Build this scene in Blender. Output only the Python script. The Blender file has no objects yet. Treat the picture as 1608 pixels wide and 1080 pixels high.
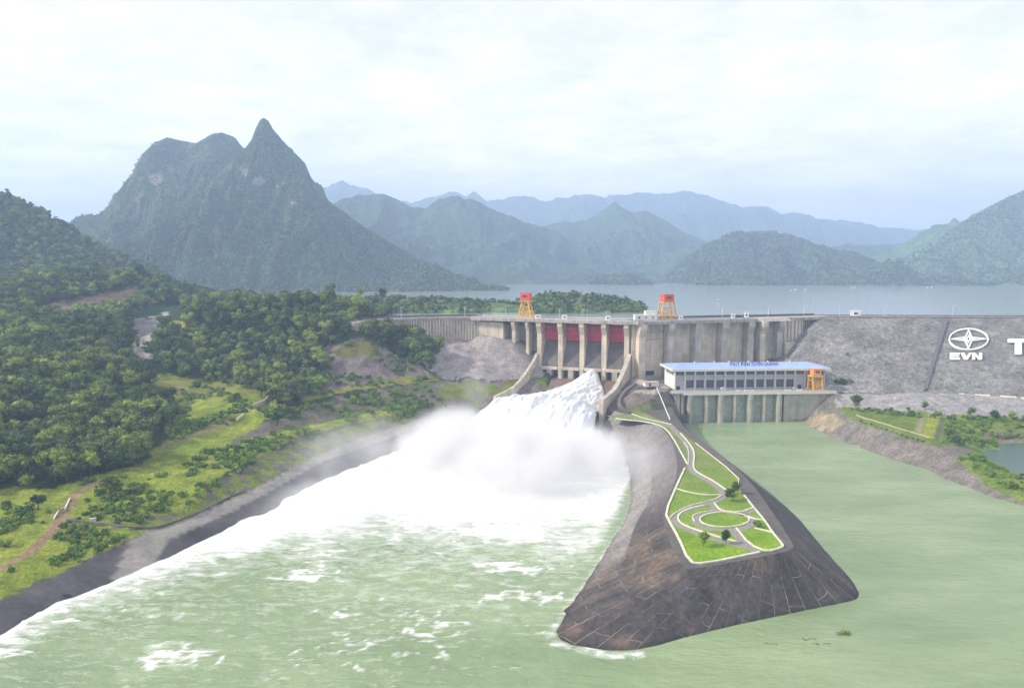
import bpy, bmesh, math, random
import numpy as np
from mathutils import Vector, Matrix
from mathutils.geometry import delaunay_2d_cdt
random.seed(7); RNG = np.random.default_rng(7)
C = bpy.context.scene
COL = C.collection

# ---------------------------------------------------------------- camera
F, H = 1148.0, 117.0
P = math.atan(118 / F)
cam_d = bpy.data.cameras.new('camera'); cam = bpy.data.objects.new('camera', cam_d); COL.objects.link(cam)
cam.location = (0, 0, H); cam.rotation_euler = (math.pi / 2 - P, 0, 0)
cam_d.sensor_width = 36; cam_d.lens = F / 1608 * 36; cam_d.clip_start = 1; cam_d.clip_end = 60000
C.camera = cam

# ---------------------------------------------------------------- sun, sky, exposure
SUN_EL, SUN_AZ = math.radians(36), math.radians(-98)     # azimuth from +Y towards +X: far out on the left
sd = Vector((math.sin(SUN_AZ) * math.cos(SUN_EL), math.cos(SUN_AZ) * math.cos(SUN_EL), math.sin(SUN_EL)))
sl = bpy.data.lights.new('sun', 'SUN'); sl.energy = 5.0; sl.angle = math.radians(0.6); sl.color = (1.0, 0.92, 0.79)
so = bpy.data.objects.new('sun', sl); COL.objects.link(so); so.rotation_euler = sd.to_track_quat('Z', 'Y').to_euler(); so.location = (-300, 0, 400)
W = bpy.data.worlds.new('World'); C.world = W; W.use_nodes = True
nt = W.node_tree; N, L = nt.nodes, nt.links
for n in list(N): N.remove(n)
wo = N.new('ShaderNodeOutputWorld'); sky = N.new('ShaderNodeTexSky'); sky.sky_type = 'NISHITA'; sky.sun_disc = False
sky.sun_elevation = SUN_EL; sky.sun_rotation = SUN_AZ; sky.altitude = 100; sky.air_density = 1.2; sky.dust_density = 2.0
b1 = N.new('ShaderNodeBackground'); b1.inputs['Strength'].default_value = 0.13; L.new(sky.outputs[0], b1.inputs[0])
tc = N.new('ShaderNodeTexCoord'); sep = N.new('ShaderNodeSeparateXYZ'); L.new(tc.outputs['Generated'], sep.inputs[0])
zz = N.new('ShaderNodeMath'); zz.operation = 'ADD'; L.new(sep.outputs[2], zz.inputs[0]); zz.inputs[1].default_value = 0.16
zm = N.new('ShaderNodeMath'); zm.operation = 'MAXIMUM'; L.new(zz.outputs[0], zm.inputs[0]); zm.inputs[1].default_value = 0.05
vd = N.new('ShaderNodeVectorMath'); vd.operation = 'DIVIDE'; L.new(tc.outputs['Generated'], vd.inputs[0])
cb = N.new('ShaderNodeCombineXYZ'); L.new(zm.outputs[0], cb.inputs[0]); L.new(zm.outputs[0], cb.inputs[1]); L.new(zm.outputs[0], cb.inputs[2]); L.new(cb.outputs[0], vd.inputs[1])
n1 = N.new('ShaderNodeTexNoise'); n1.inputs['Scale'].default_value = 1.5; n1.inputs['Detail'].default_value = 9; n1.inputs['Roughness'].default_value = 0.62; n1.inputs['Distortion'].default_value = 0.35
L.new(vd.outputs[0], n1.inputs['Vector'])
r1 = N.new('ShaderNodeValToRGB'); r1.color_ramp.elements[0].position = 0.33; r1.color_ramp.elements[0].color = (0.74,) * 3 + (1,); r1.color_ramp.elements[1].position = 0.58; r1.color_ramp.elements[1].color = (1, 1, 1, 1)
L.new(n1.outputs[0], r1.inputs[0])
n2 = N.new('ShaderNodeTexNoise'); n2.inputs['Scale'].default_value = 3.4; n2.inputs['Detail'].default_value = 10; n2.inputs['Roughness'].default_value = 0.6
L.new(vd.outputs[0], n2.inputs['Vector'])
r2 = N.new('ShaderNodeValToRGB'); r2.color_ramp.elements[0].position = 0.38; r2.color_ramp.elements[0].color = (0.80, 0.765, 0.80, 1); r2.color_ramp.elements[1].position = 0.62; r2.color_ramp.elements[1].color = (1.0, 0.93, 0.91, 1)
L.new(n2.outputs[0], r2.inputs[0])
b2 = N.new('ShaderNodeBackground'); b2.inputs['Strength'].default_value = 1.5; L.new(r2.outputs[0], b2.inputs[0])
ms = N.new('ShaderNodeMixShader'); L.new(r1.outputs[0], ms.inputs[0]); L.new(b1.outputs[0], ms.inputs[1]); L.new(b2.outputs[0], ms.inputs[2]); L.new(ms.outputs[0], wo.inputs[0])
mrz = N.new('ShaderNodeMapRange'); mrz.inputs['From Min'].default_value = 0.0; mrz.inputs['From Max'].default_value = 0.30; mrz.inputs['To Min'].default_value = 2.35; mrz.inputs['To Max'].default_value = 1.26; L.new(sep.outputs[2], mrz.inputs[0]); L.new(mrz.outputs[0], b2.inputs['Strength'])
wz = N.new('ShaderNodeMapRange'); wz.inputs['From Min'].default_value = 0.0; wz.inputs['From Max'].default_value = 0.22; wz.inputs['To Min'].default_value = 1.0; wz.inputs['To Max'].default_value = 0.0; L.new(sep.outputs[2], wz.inputs[0])
wm = N.new('ShaderNodeMix'); wm.data_type = 'RGBA'; wm.blend_type = 'MULTIPLY'; L.new(wz.outputs[0], wm.inputs[0]); L.new(r2.outputs[0], wm.inputs[6]); wm.inputs[7].default_value = (1.0, 0.90, 0.80, 1); L.new(wm.outputs[2], b2.inputs[0])
C.view_settings.view_transform = 'Standard'; C.view_settings.look = 'None'; C.view_settings.gamma = 1; C.view_settings.exposure = 0.25
C.render.engine = 'CYCLES'
cy = C.cycles
cy.use_denoising = True; cy.max_bounces = 7; cy.diffuse_bounces = 2; cy.glossy_bounces = 2; cy.transmission_bounces = 2; cy.volume_bounces = 3; cy.transparent_max_bounces = 8
cy.use_adaptive_sampling = True; cy.adaptive_threshold = 0.02; cy.volume_step_rate = 1.0; cy.volume_max_steps = 96

# ---------------------------------------------------------------- picture <-> place
def ray(px, py):
    cx = (px - 804) / F; cyy = (540 - py) / F
    return Vector((cx, math.cos(P) + cyy * math.sin(P), -math.sin(P) + cyy * math.cos(P)))
def at(px, py, z):
    d = ray(px, py); t = (z - H) / d.z
    return Vector((d.x * t, d.y * t, z))
def atD(px, py, D):
    d = ray(px, py); t = D / d.y
    return Vector((d.x * t, D, H + d.z * t))
def pj(x, y, z):
    z = z - H
    f = np.maximum(y * math.cos(P) - z * math.sin(P), 1.0); u = y * math.sin(P) + z * math.cos(P)
    return 804 + F * x / f, 540 - F * u / f
def inpoly(px, py, poly):
    px = np.asarray(px, float); py = np.asarray(py, float); r = np.zeros(px.shape, bool); n = len(poly)
    for i in range(n):
        x1, y1 = poly[i][:2]; x2, y2 = poly[(i + 1) % n][:2]
        if y1 == y2: continue
        c = ((y1 > py) != (y2 > py)) & (px < (x2 - x1) * (py - y1) / (y2 - y1) + x1)
        r ^= c
    return r
def dist_line(x, y, pts):
    best = np.full(np.shape(x), 1e9)
    for (x1, y1), (x2, y2) in zip(pts[:-1], pts[1:]):
        dx, dy = x2 - x1, y2 - y1; t = np.clip(((x - x1) * dx + (y - y1) * dy) / (dx * dx + dy * dy + 1e-9), 0, 1)
        best = np.minimum(best, np.hypot(x - x1 - t * dx, y - y1 - t * dy))
    return best
def sstep(a, b, v):
    t = np.clip((v - a) / (b - a), 0, 1); return t * t * (3 - 2 * t)

# ---------------------------------------------------------------- noise (numpy)
def hsh(ix, iy, s):
    h = (ix.astype(np.int64) * 374761393 + iy.astype(np.int64) * 668265263 + s * 1442695041) & 0xffffffff
    h = ((h ^ (h >> 13)) * 1274126177) & 0xffffffff
    return ((h ^ (h >> 16)) & 0xffff) / 65535.0
def vn(x, y, s=0):
    x = np.asarray(x, float); y = np.asarray(y, float)
    ix = np.floor(x); iy = np.floor(y); fx = x - ix; fy = y - iy
    fx = fx * fx * fx * (fx * (fx * 6 - 15) + 10); fy = fy * fy * fy * (fy * (fy * 6 - 15) + 10)
    a = hsh(ix, iy, s); b = hsh(ix + 1, iy, s); c = hsh(ix, iy + 1, s); d = hsh(ix + 1, iy + 1, s)
    return (a + (b - a) * fx) * (1 - fy) + (c + (d - c) * fx) * fy
def fbm(x, y, o=4, s=0, g=0.5):
    r = 0; a = 1; t = 0
    for i in range(o):
        r = r + a * vn(x * 2 ** i + 17.3 * i, y * 2 ** i - 9.1 * i, s + i); t += a; a *= g
    return r / t
def ridged(x, y, o=4, s=0):
    r = 0; a = 1; t = 0
    for i in range(o):
        r = r + a * (1 - np.abs(2 * vn(x * 2 ** i + 5.7 * i, y * 2 ** i + 3.1 * i, s + i) - 1)); t += a; a *= 0.5
    return r / t

# ---------------------------------------------------------------- materials
def nodes(name):
    m = bpy.data.materials.new(name); m.use_nodes = True
    nt = m.node_tree
    return m, nt, nt.nodes['Principled BSDF'], nt.nodes['Material Output']
def lk(nt, a, b): nt.links.new(a, b)
def tex(nt, kind, scale, detail=4, rough=0.55, vec=None, stretch=None):
    n = nt.nodes.new('ShaderNodeTex' + kind); n.inputs['Scale'].default_value = scale
    if kind == 'Noise': n.inputs['Detail'].default_value = detail; n.inputs['Roughness'].default_value = rough
    if vec is None:
        t = nt.nodes.new('ShaderNodeTexCoord'); vec = t.outputs['Object']
    if stretch:
        mp = nt.nodes.new('ShaderNodeMapping'); mp.inputs['Scale'].default_value = stretch; lk(nt, vec, mp.inputs[0]); vec = mp.outputs[0]
    lk(nt, vec, n.inputs['Vector']); return n
def ramp(nt, fac, stops):
    r = nt.nodes.new('ShaderNodeValToRGB'); e = r.color_ramp.elements
    e[0].position = stops[0][0]; e[0].color = tuple(stops[0][1]) + (1,)
    e[1].position = stops[-1][0]; e[1].color = tuple(stops[-1][1]) + (1,)
    for p, c in stops[1:-1]:
        k = e.new(p); k.color = tuple(c) + (1,)
    lk(nt, fac, r.inputs[0]); return r
def mixc(nt, fac, a, b, mode='MIX'):
    m = nt.nodes.new('ShaderNodeMix'); m.data_type = 'RGBA'; m.blend_type = mode
    for s, v in ((0, fac), (6, a), (7, b)):
        if isinstance(v, (int, float)): m.inputs[s].default_value = v
        elif isinstance(v, tuple): m.inputs[s].default_value = v + (1,) if len(v) == 3 else v
        else: lk(nt, v, m.inputs[s])
    return m.outputs[2]
def bump(nt, bs, h, dist, strength=1.0):
    b = nt.nodes.new('ShaderNodeBump'); b.inputs['Distance'].default_value = dist; b.inputs['Strength'].default_value = strength
    lk(nt, h, b.inputs['Height']); lk(nt, b.outputs[0], bs.inputs['Normal']); return b
def simple(name, col, rough=0.7, var=0.18, scale=0.6, metal=0.0, spec=0.3, bmp=0.0):
    m, nt, bs, _ = nodes(name)
    n = tex(nt, 'Noise', scale, 5)
    r = ramp(nt, n.outputs[0], [(0.3, [c * (1 - var) for c in col]), (0.7, [min(1, c * (1 + var)) for c in col])])
    lk(nt, r.outputs[0], bs.inputs['Base Color'])
    bs.inputs['Roughness'].default_value = rough; bs.inputs['Metallic'].default_value = metal; bs.inputs['Specular IOR Level'].default_value = spec
    if bmp: bump(nt, bs, n.outputs[0], bmp)
    return m
def concrete(name, col, streak=0.5, dark=0.45, scale=1.0):
    m, nt, bs, _ = nodes(name)
    a = tex(nt, 'Noise', 0.35 * scale, 6, 0.6, stretch=(1, 1, 0.10))       # rain streaks run down
    b = tex(nt, 'Noise', 0.10 * scale, 4)
    g = tex(nt, 'Noise', 2.2 * scale, 3)
    ra = ramp(nt, a.outputs[0], [(0.35, [c * dark for c in col]), (0.52, [c * 0.9 for c in col]), (0.7, col)])
    rb = ramp(nt, b.outputs[0], [(0.35, (0.72, 0.70, 0.68)), (0.65, (1.08, 1.05, 1.0))])
    rg = ramp(nt, g.outputs[0], [(0.3, (0.88,) * 3), (0.7, (1.08,) * 3)])
    c = mixc(nt, streak, tuple(col), ra.outputs[0]); c = mixc(nt, 1.0, c, rb.outputs[0], 'MULTIPLY'); c = mixc(nt, 1.0, c, rg.outputs[0], 'MULTIPLY')
    # lift joints every 3 m
    t = nt.nodes.new('ShaderNodeTexCoord'); sp = nt.nodes.new('ShaderNodeSeparateXYZ'); lk(nt, t.outputs['Object'], sp.inputs[0])
    mm = nt.nodes.new('ShaderNodeMath'); mm.operation = 'PINGPONG'; mm.inputs[1].default_value = 1.5; lk(nt, sp.outputs[2], mm.inputs[0])
    lt = nt.nodes.new('ShaderNodeMath'); lt.operation = 'LESS_THAN'; lt.inputs[1].default_value = 0.12; lk(nt, mm.outputs[0], lt.inputs[0])
    mu = nt.nodes.new('ShaderNodeMath'); mu.operation = 'MULTIPLY'; mu.inputs[1].default_value = 0.35; lk(nt, lt.outputs[0], mu.inputs[0])
    c = mixc(nt, mu.outputs[0], c, tuple(x * 0.5 for x in col))
    lk(nt, c, bs.inputs['Base Color']); bs.inputs['Roughness'].default_value = 0.85; bs.inputs['Specular IOR Level'].default_value = 0.2
    bump(nt, bs, g.outputs[0], 0.15)
    return m
def attr_mat(name, fine=1.2, amp=(0.6, 1.35), bmp=0.5, mid=0.15, rough=0.95, speck=None):
    m, nt, bs, _ = nodes(name)
    a = nt.nodes.new('ShaderNodeAttribute'); a.attribute_name = 'Col'
    n = tex(nt, 'Noise', fine, 5, 0.65); q = tex(nt, 'Noise', mid, 5, 0.6)
    r = ramp(nt, n.outputs[0], [(0.3, (amp[0],) * 3), (0.7, (amp[1],) * 3)])
    s = ramp(nt, q.outputs[0], [(0.3, (0.72, 0.78, 0.70)), (0.7, (1.25, 1.18, 1.15))])
    c = mixc(nt, 1.0, a.outputs['Color'], r.outputs[0], 'MULTIPLY'); c = mixc(nt, 1.0, c, s.outputs[0], 'MULTIPLY')
    if speck:
        v = tex(nt, 'Voronoi', speck); rv = ramp(nt, v.outputs['Color'], [(0.0, (0.7,) * 3), (1.0, (1.35,) * 3)]); c = mixc(nt, 1.0, c, rv.outputs[0], 'MULTIPLY')
    lk(nt, c, bs.inputs['Base Color']); bs.inputs['Roughness'].default_value = rough; bs.inputs['Specular IOR Level'].default_value = 0.1
    bump(nt, bs, n.outputs[0], bmp)
    return m
def foliage(name, lo, hi):
    m, nt, bs, _ = nodes(name)
    g = nt.nodes.new('ShaderNodeNewGeometry'); oi = nt.nodes.new('ShaderNodeObjectInfo')
    n = tex(nt, 'Noise', 0.09, 3, vec=g.outputs['Position'])
    f = tex(nt, 'Noise', 0.9, 3, vec=g.outputs['Position'])
    ad = nt.nodes.new('ShaderNodeMath'); ad.operation = 'ADD'; lk(nt, n.outputs[0], ad.inputs[0]); 
    mu = nt.nodes.new('ShaderNodeMath'); mu.operation = 'MULTIPLY_ADD'; mu.inputs[1].default_value = 0.6; mu.inputs[2].default_value = -0.27; lk(nt, oi.outputs['Random'], mu.inputs[0]); lk(nt, mu.outputs[0], ad.inputs[1])
    r = ramp(nt, ad.outputs[0], [(0.28, lo), (0.55, [(a + b) / 2 for a, b in zip(lo, hi)]), (0.78, hi)])
    rf = ramp(nt, f.outputs[0], [(0.3, (0.7, 0.72, 0.7)), (0.7, (1.25, 1.25, 1.1))])
    c = mixc(nt, 1.0, r.outputs[0], rf.outputs[0], 'MULTIPLY')
    lk(nt, c, bs.inputs['Base Color']); bs.inputs['Roughness'].default_value = 0.7; bs.inputs['Specular IOR Level'].default_value = 0.25
    return m
M = {}
M['conc'] = concrete('pale_concrete', (0.70, 0.63, 0.50), 0.45, 0.55)
M['conc_grey'] = concrete('grey_concrete', (0.57, 0.54, 0.47), 0.5, 0.5)
M['conc_old'] = concrete('stained_concrete', (0.50, 0.47, 0.41), 0.75, 0.35, 1.6)
M['conc_dark'] = concrete('dark_wet_concrete', (0.17, 0.155, 0.15), 0.6)
M['conc_tail'] = concrete('tailrace_concrete', (0.44, 0.44, 0.37), 0.5, 0.5)
M['white'] = simple('white_paint', (0.78, 0.76, 0.70), 0.6, 0.06)
M['cream'] = simple('cream_plaster', (0.68, 0.65, 0.55), 0.7, 0.08)
M['grey_wall'] = simple('grey_plaster', (0.40, 0.40, 0.42), 0.7, 0.08)
M['grey_light'] = simple('light_grey_plaster', (0.50, 0.50, 0.50), 0.7, 0.07)
M['roof'] = simple('pale_blue_sheet_roof', (0.33, 0.44, 0.74), 0.4, 0.10, 0.2)
M['red'] = simple('red_gate_steel', (0.70, 0.05, 0.08), 0.5, 0.25, 0.3)
M['redhouse'] = simple('orange_red_cladding', (0.66, 0.10, 0.05), 0.5, 0.12)
M['yellow'] = simple('yellow_crane_steel', (0.72, 0.40, 0.06), 0.5, 0.12)
M['orange'] = simple('orange_crane_steel', (0.75, 0.30, 0.10), 0.5, 0.12)
M['glass'] = simple('dark_window_glass', (0.045, 0.04, 0.05), 0.2, 0.3, 0.4, spec=0.6)
M['asphalt'] = simple('asphalt', (0.17, 0.17, 0.165), 0.9, 0.15)
M['deck'] = simple('deck_paving', (0.30, 0.29, 0.27), 0.9, 0.2)
M['pathm'] = simple('garden_paving', (0.24, 0.23, 0.20), 0.9, 0.2)
M['kerb'] = simple('cream_kerb_paint', (0.62, 0.60, 0.47), 0.8, 0.2)
M['sign'] = simple('blue_sign_paint', (0.04, 0.03, 0.20), 0.5, 0.05)
M['metal'] = simple('grey_galvanised_steel', (0.55, 0.56, 0.58), 0.4, 0.1)
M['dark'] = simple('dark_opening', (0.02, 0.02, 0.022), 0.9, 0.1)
M['rail'] = simple('dark_railing_paint', (0.10, 0.10, 0.11), 0.6, 0.1)
M['trunk'] = simple('bark', (0.11, 0.08, 0.055), 0.9, 0.3, 2)
M['rock'] = simple('dark_rock', (0.05, 0.05, 0.055), 0.9, 0.4, 0.4)
M['mud'] = simple('floating_debris', (0.16, 0.11, 0.06), 0.9, 0.3)
M['tile'] = simple('red_roof_tiles', (0.40, 0.14, 0.09), 0.8, 0.15)
M['leaf'] = foliage('broadleaf_foliage', (0.022, 0.056, 0.010), (0.22, 0.29, 0.045))
M['leaf_dark'] = foliage('dark_broadleaf_foliage', (0.018, 0.048, 0.016), (0.11, 0.18, 0.04))  # trees whose leaves are a darker green of their own
M['leaf_light'] = foliage('shrub_foliage', (0.06, 0.13, 0.015), (0.19, 0.29, 0.04))
M['land'] = attr_mat('grass_and_earth', 0.8, (0.55, 1.45), 0.7, 0.12)
M['rip'] = attr_mat('rockfill', 0.9, (0.62, 1.4), 0.8, 0.06, speck=0.7)
M['slope'] = attr_mat('smooth_revetment', 0.5, (0.82, 1.18), 0.12, 0.10)
M['mount'] = attr_mat('forested_slope', 0.05, (0.55, 1.5), 6.0, 0.012)

# ---------------------------------------------------------------- object helpers
def link(o): COL.objects.link(o); return o
def tag(o, label=None, cat=None, group=None, kind=None):
    if label: o['label'] = label
    if cat: o['category'] = cat
    if group: o['group'] = group
    if kind: o['kind'] = kind
    return o
def thing(name, label, cat, loc=(0, 0, 0), rz=0.0, group=None):
    o = bpy.data.objects.new(name, None); link(o); o.location = loc; o.rotation_euler = (0, 0, rz); o.empty_display_size = 0.5
    return tag(o, label, cat, group)
def mesh_np(name, V, Fq, mat, parent=None, smooth=False, cols=None, uv=None):
    V = np.asarray(V, np.float32); Fq = np.asarray(Fq, np.int32)
    me = bpy.data.meshes.new(name); k = Fq.shape[1]
    me.vertices.add(len(V)); me.vertices.foreach_set('co', V.ravel())
    me.loops.add(Fq.size); me.loops.foreach_set('vertex_index', Fq.ravel())
    me.polygons.add(len(Fq)); me.polygons.foreach_set('loop_start', np.arange(0, Fq.size, k, dtype=np.int32)); me.polygons.foreach_set('loop_total', np.full(len(Fq), k, np.int32))
    if smooth: me.polygons.foreach_set('use_smooth', np.ones(len(Fq), bool))
    me.update(calc_edges=True)
    if cols is not None:
        a = me.color_attributes.new('Col', 'FLOAT_COLOR', 'POINT'); c = np.ones((len(V), 4), np.float32); c[:, :3] = cols; a.data.foreach_set('color', c.ravel())
    if mat: me.materials.append(mat)
    o = bpy.data.objects.new(name, me); link(o)
    if parent: o.parent = parent
    return o
def grid_faces(nx, ny):
    i = np.arange(nx - 1)[None, :] + nx * np.arange(ny - 1)[:, None]
    return np.stack([i, i + 1, i + nx + 1, i + nx], -1).reshape(-1, 4)
class MB:
    def __init__(s): s.v = []; s.f = []
    def add(s, vs, fs):
        b = len(s.v); s.v += [tuple(v) for v in vs]; s.f += [tuple(b + i for i in f) for f in fs]; return s
    def box(s, c, d, rz=0.0, M4=None):
        x, y, z = d[0] / 2, d[1] / 2, d[2] / 2; vs = [Vector((i * x, j * y, k * z)) for k in (-1, 1) for i, j in ((-1, -1), (1, -1), (1, 1), (-1, 1))]
        if rz: R = Matrix.Rotation(rz, 3, 'Z'); vs = [R @ v for v in vs]
        vs = [v + Vector(c) for v in vs]
        if M4: vs = [M4 @ v for v in vs]
        return s.add(vs, [(3, 2, 1, 0), (4, 5, 6, 7), (0, 1, 5, 4), (1, 2, 6, 5), (2, 3, 7, 6), (3, 0, 4, 7)])
    def bar(s, a, b, w, h=None):
        a, b = Vector(a), Vector(b); h = h or w; d = (b - a); Ln = d.length; d.normalize()
        up = Vector((0, 0, 1)) if abs(d.z) < 0.95 else Vector((0, 1, 0)); x = d.cross(up).normalized(); u = x.cross(d)
        vs = [p + x * (i * w / 2) + u * (j * h / 2) for p in (a, b) for i, j in ((-1, -1), (1, -1), (1, 1), (-1, 1))]
        return s.add(vs, [(0, 1, 2, 3), (7, 6, 5, 4), (0, 4, 5, 1), (1, 5, 6, 2), (2, 6, 7, 3), (3, 7, 4, 0)])
    def tube(s, a, b, r0, r1=None, n=8):
        a, b = Vector(a), Vector(b); r1 = r0 if r1 is None else r1; d = (b - a).normalized()
        up = Vector((0, 0, 1)) if abs(d.z) < 0.95 else Vector((0, 1, 0)); x = d.cross(up).normalized(); u = x.cross(d)
        vs = [p + (x * math.cos(t) + u * math.sin(t)) * r for p, r in ((a, r0), (b, r1)) for t in [2 * math.pi * k / n for k in range(n)]]
        return s.add(vs, [tuple(range(n)), tuple(range(2 * n - 1, n - 1, -1))] + [(k, n + k, n + (k + 1) % n, (k + 1) % n) for k in range(n)])
    def prism(s, prof, a, b):
        """profile points as 3-D list for end a; extruded by vector b - a"""
        n = len(prof); d = Vector(b) - Vector(a); p0 = [Vector(p) for p in prof]; vs = p0 + [p + d for p in p0]
        return s.add(vs, [tuple(range(n)), tuple(range(2 * n - 1, n - 1, -1))] + [(k, n + k, n + (k + 1) % n, (k + 1) % n) for k in range(n)])
    def build(s, name, mat, parent=None, smooth=False):
        me = bpy.data.meshes.new(name); me.from_pydata(s.v, [], s.f)
        bm = bmesh.new(); bm.from_mesh(me); bmesh.ops.recalc_face_normals(bm, faces=bm.faces); bm.to_mesh(me); bm.free()
        if smooth:
            for p in me.polygons: p.use_smooth = True
        me.materials.append(mat); o = bpy.data.objects.new(name, me); link(o)
        if parent: o.parent = parent
        return o
def copy_tree(o, parent=None):
    c = o.copy(); COL.objects.link(c)
    if parent: c.parent = parent
    for ch in list(o.children): copy_tree(ch, c)
    return c
def text_obj(txt, size, depth, mat, M4, parent, name='lettering', bold=0.0, sx=1.0):
    cu = bpy.data.curves.new('tmp_text', 'FONT'); cu.body = txt; cu.size = size; cu.extrude = depth / 2; cu.align_x = 'CENTER'; cu.align_y = 'CENTER'; cu.offset = bold
    t = bpy.data.objects.new('tmp_text', cu); link(t); dg = bpy.context.evaluated_depsgraph_get(); me = bpy.data.meshes.new_from_object(t.evaluated_get(dg)); bpy.data.objects.remove(t); me.name = name
    me.transform(M4 @ Matrix.Diagonal((sx, 1, 1, 1))); me.materials.clear(); me.materials.append(mat)
    o = bpy.data.objects.new(name, me); link(o); o.parent = parent; return o

# ---------------------------------------------------------------- TIN -> smooth height function
def tin(points, edges=()):
    v2 = [Vector((p[0], p[1])) for p in points]
    vo, eo, fo, ov, oe, of = delaunay_2d_cdt(v2, list(edges), [], 0, 1e-4)
    z = []
    for i, v in enumerate(vo):
        if ov[i]: z.append(points[ov[i][0]][2])
        else:
            j = min(range(len(v2)), key=lambda k: (v2[k] - v).length); z.append(points[j][2])
    V = np.array([(v.x, v.y) for v in vo]); z = np.array(z)
    def f(X, Y):
        out = np.full(X.shape, np.nan)
        for t in fo:
            a, b, c = (V[i] for i in t[:3])
            m = (X >= min(a[0], b[0], c[0]) - 1e-6) & (X <= max(a[0], b[0], c[0]) + 1e-6) & (Y >= min(a[1], b[1], c[1]) - 1e-6) & (Y <= max(a[1], b[1], c[1]) + 1e-6)
            if not m.any(): continue
            x, y = X[m], Y[m]; det = (b[1] - c[1]) * (a[0] - c[0]) + (c[0] - b[0]) * (a[1] - c[1])
            if abs(det) < 1e-9: continue
            l1 = ((b[1] - c[1]) * (x - c[0]) + (c[0] - b[0]) * (y - c[1])) / det; l2 = ((c[1] - a[1]) * (x - c[0]) + (a[0] - c[0]) * (y - c[1])) / det; l3 = 1 - l1 - l2
            ok = (l1 > -1e-6) & (l2 > -1e-6) & (l3 > -1e-6); zz = l1 * z[t[0]] + l2 * z[t[1]] + l3 * z[t[2]]
            o = out[m]; o[ok] = zz[ok]; out[m] = o
        return out
    return f
def axis(a, b, d0, d1):
    r = [a]
    while r[-1] < b: r.append(r[-1] + d0 + (d1 - d0) * (r[-1] - a) / (b - a))
    return np.array(r)

# ---------------------------------------------------------------- dam frame of reference
CR = 73.0                    # crest level
LAKE = 67.0
S0 = Vector((24, 645, 0)); EU = Vector((math.cos(math.radians(-20)), math.sin(math.radians(-20)), 0)); EN = Vector((-math.sin(math.radians(20)), -math.cos(math.radians(20)), 0))
def sp(u, s, z): v = S0 + EU * u + EN * s; return Vector((v.x, v.y, z))
PITCH = 19.5
I0 = Vector((113.5, 621, 0)); I1 = Vector((212, 653, 0)); EI = (I1 - I0).normalized(); EIN = Vector((EI.y, -EI.x, 0))
def ip(u, s, z): v = I0 + EI * u + EIN * s; return Vector((v.x, v.y, z))

# ================================================================ SETTING: left bank
SH = [(-195, 150)] + [tuple(at(x, y, 0)[:2]) for x, y in [(0, 1003), (42, 977), (94, 950), (145, 930), (191, 913), (223, 899), (259, 883), (288, 867), (324, 849), (389, 817), (450, 787), (520, 752), (600, 720), (700, 690), (770, 676)]]
pts = []
for x, y in SH: pts += [(x, y, -0.3), (x + 14, y - 6, -7), (x + 30, y - 12, -8)]
pts += [(-200, 170, 7), (-225, 150, 7.5), (-420, 150, 12), (-700, 150, 20), (-700, 400, 50), (-700, 640, 90), (-700, 900, 130), (-420, 900, 118), (-260, 900, 80), (-100, 900, 60), (60, 900, 55), (60, 760, 50),
        (-20, 705, 55), (-60, 705, 58), (-95, 700, 62), (25, 690, 52), (-200, 800, 66), (-140, 760, 66), (-60, 780, 55)]
def z_(l, dz=0): return [tuple(at(x, y, z)) for x, y, z in l]
def d_(l, dz=0): return [(v.x, v.y, v.z + dz) for v in (atD(x, y, D) for x, y, D in l)]
pts += z_([(0, 942, 7), (100, 893, 7), (195, 848, 7)])
pts += z_([(245, 832, 6), (300, 812, 6), (385, 775, 6), (500, 715, 6), (600, 680, 7), (690, 650, 9)])
pts += z_([(258, 846, 5.6), (314, 824, 5.6), (397, 785, 5.6), (508, 723, 5.6), (606, 688, 6.4)])
pts += z_([(105, 812, 9), (200, 802, 10.5), (270, 785, 12), (340, 745, 14), (390, 725, 14.5), (433, 690, 15), (489, 673, 16), (544, 662, 16), (628, 645, 16), (700, 625, 17)])
pts += z_([(430, 684, 15.5), (484, 667, 16.4), (540, 656, 16.4), (624, 640, 16.4)])
pts += z_([(0, 905, 7.6), (0, 870, 8.5), (95, 825, 8.5), (0, 800, 12), (60, 792, 12), (-150, 900, 10), (-150, 790, 14)])
pts += z_([(0, 770, 15), (60, 770, 15), (150, 745, 17), (215, 730, 17), (280, 745, 15.5), (330, 705, 18), (268, 665, 24), (268, 632, 26), (215, 590, 32), (330, 665, 22), (300, 625, 28), (400, 645, 27), (370, 610, 32), (390, 672, 19), (440, 650, 22)])
pts += z_([(475, 628, 28), (544, 612, 28), (628, 601, 28), (683, 596, 28), (760, 600, 24), (475, 622, 28.4), (544, 606, 28.4), (628, 595, 28.4), (683, 590, 28.6), (830, 598, 21), (820, 612, 17), (795, 628, 12), (760, 636, 10)])
pts += d_([(560, 545, 592), (520, 548, 590), (620, 560, 598), (560, 575, 575), (640, 575, 597), (500, 590, 560)], -1)
pts += z_([(670, 525, 57), (735, 524, 57), (700, 560, 41), (760, 560, 40)]) + d_([(770, 530, 648), (800, 541, 644), (831, 566, 640), (845, 590, 628), (620, 522, 640)])
pts += d_([(280, 492, 670), (330, 478, 660), (400, 472, 655), (470, 470, 650), (530, 474, 640), (565, 505, 608), (600, 522, 600), (650, 545, 598), (500, 500, 620), (420, 520, 620), (330, 530, 630), (280, 560, 610), (330, 590, 590), (420, 575, 585), (470, 600, 550), (350, 600, 575)], -7)
pts += d_([(100, 700, 375), (0, 700, 370), (-150, 700, 375), (0, 630, 430), (120, 630, 440), (220, 650, 462), (0, 560, 500), (120, 560, 510), (195, 578, 535), (0, 510, 600), (110, 505, 620), (195, 530, 620), (-200, 560, 500), (-200, 500, 600)], -8)
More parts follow.
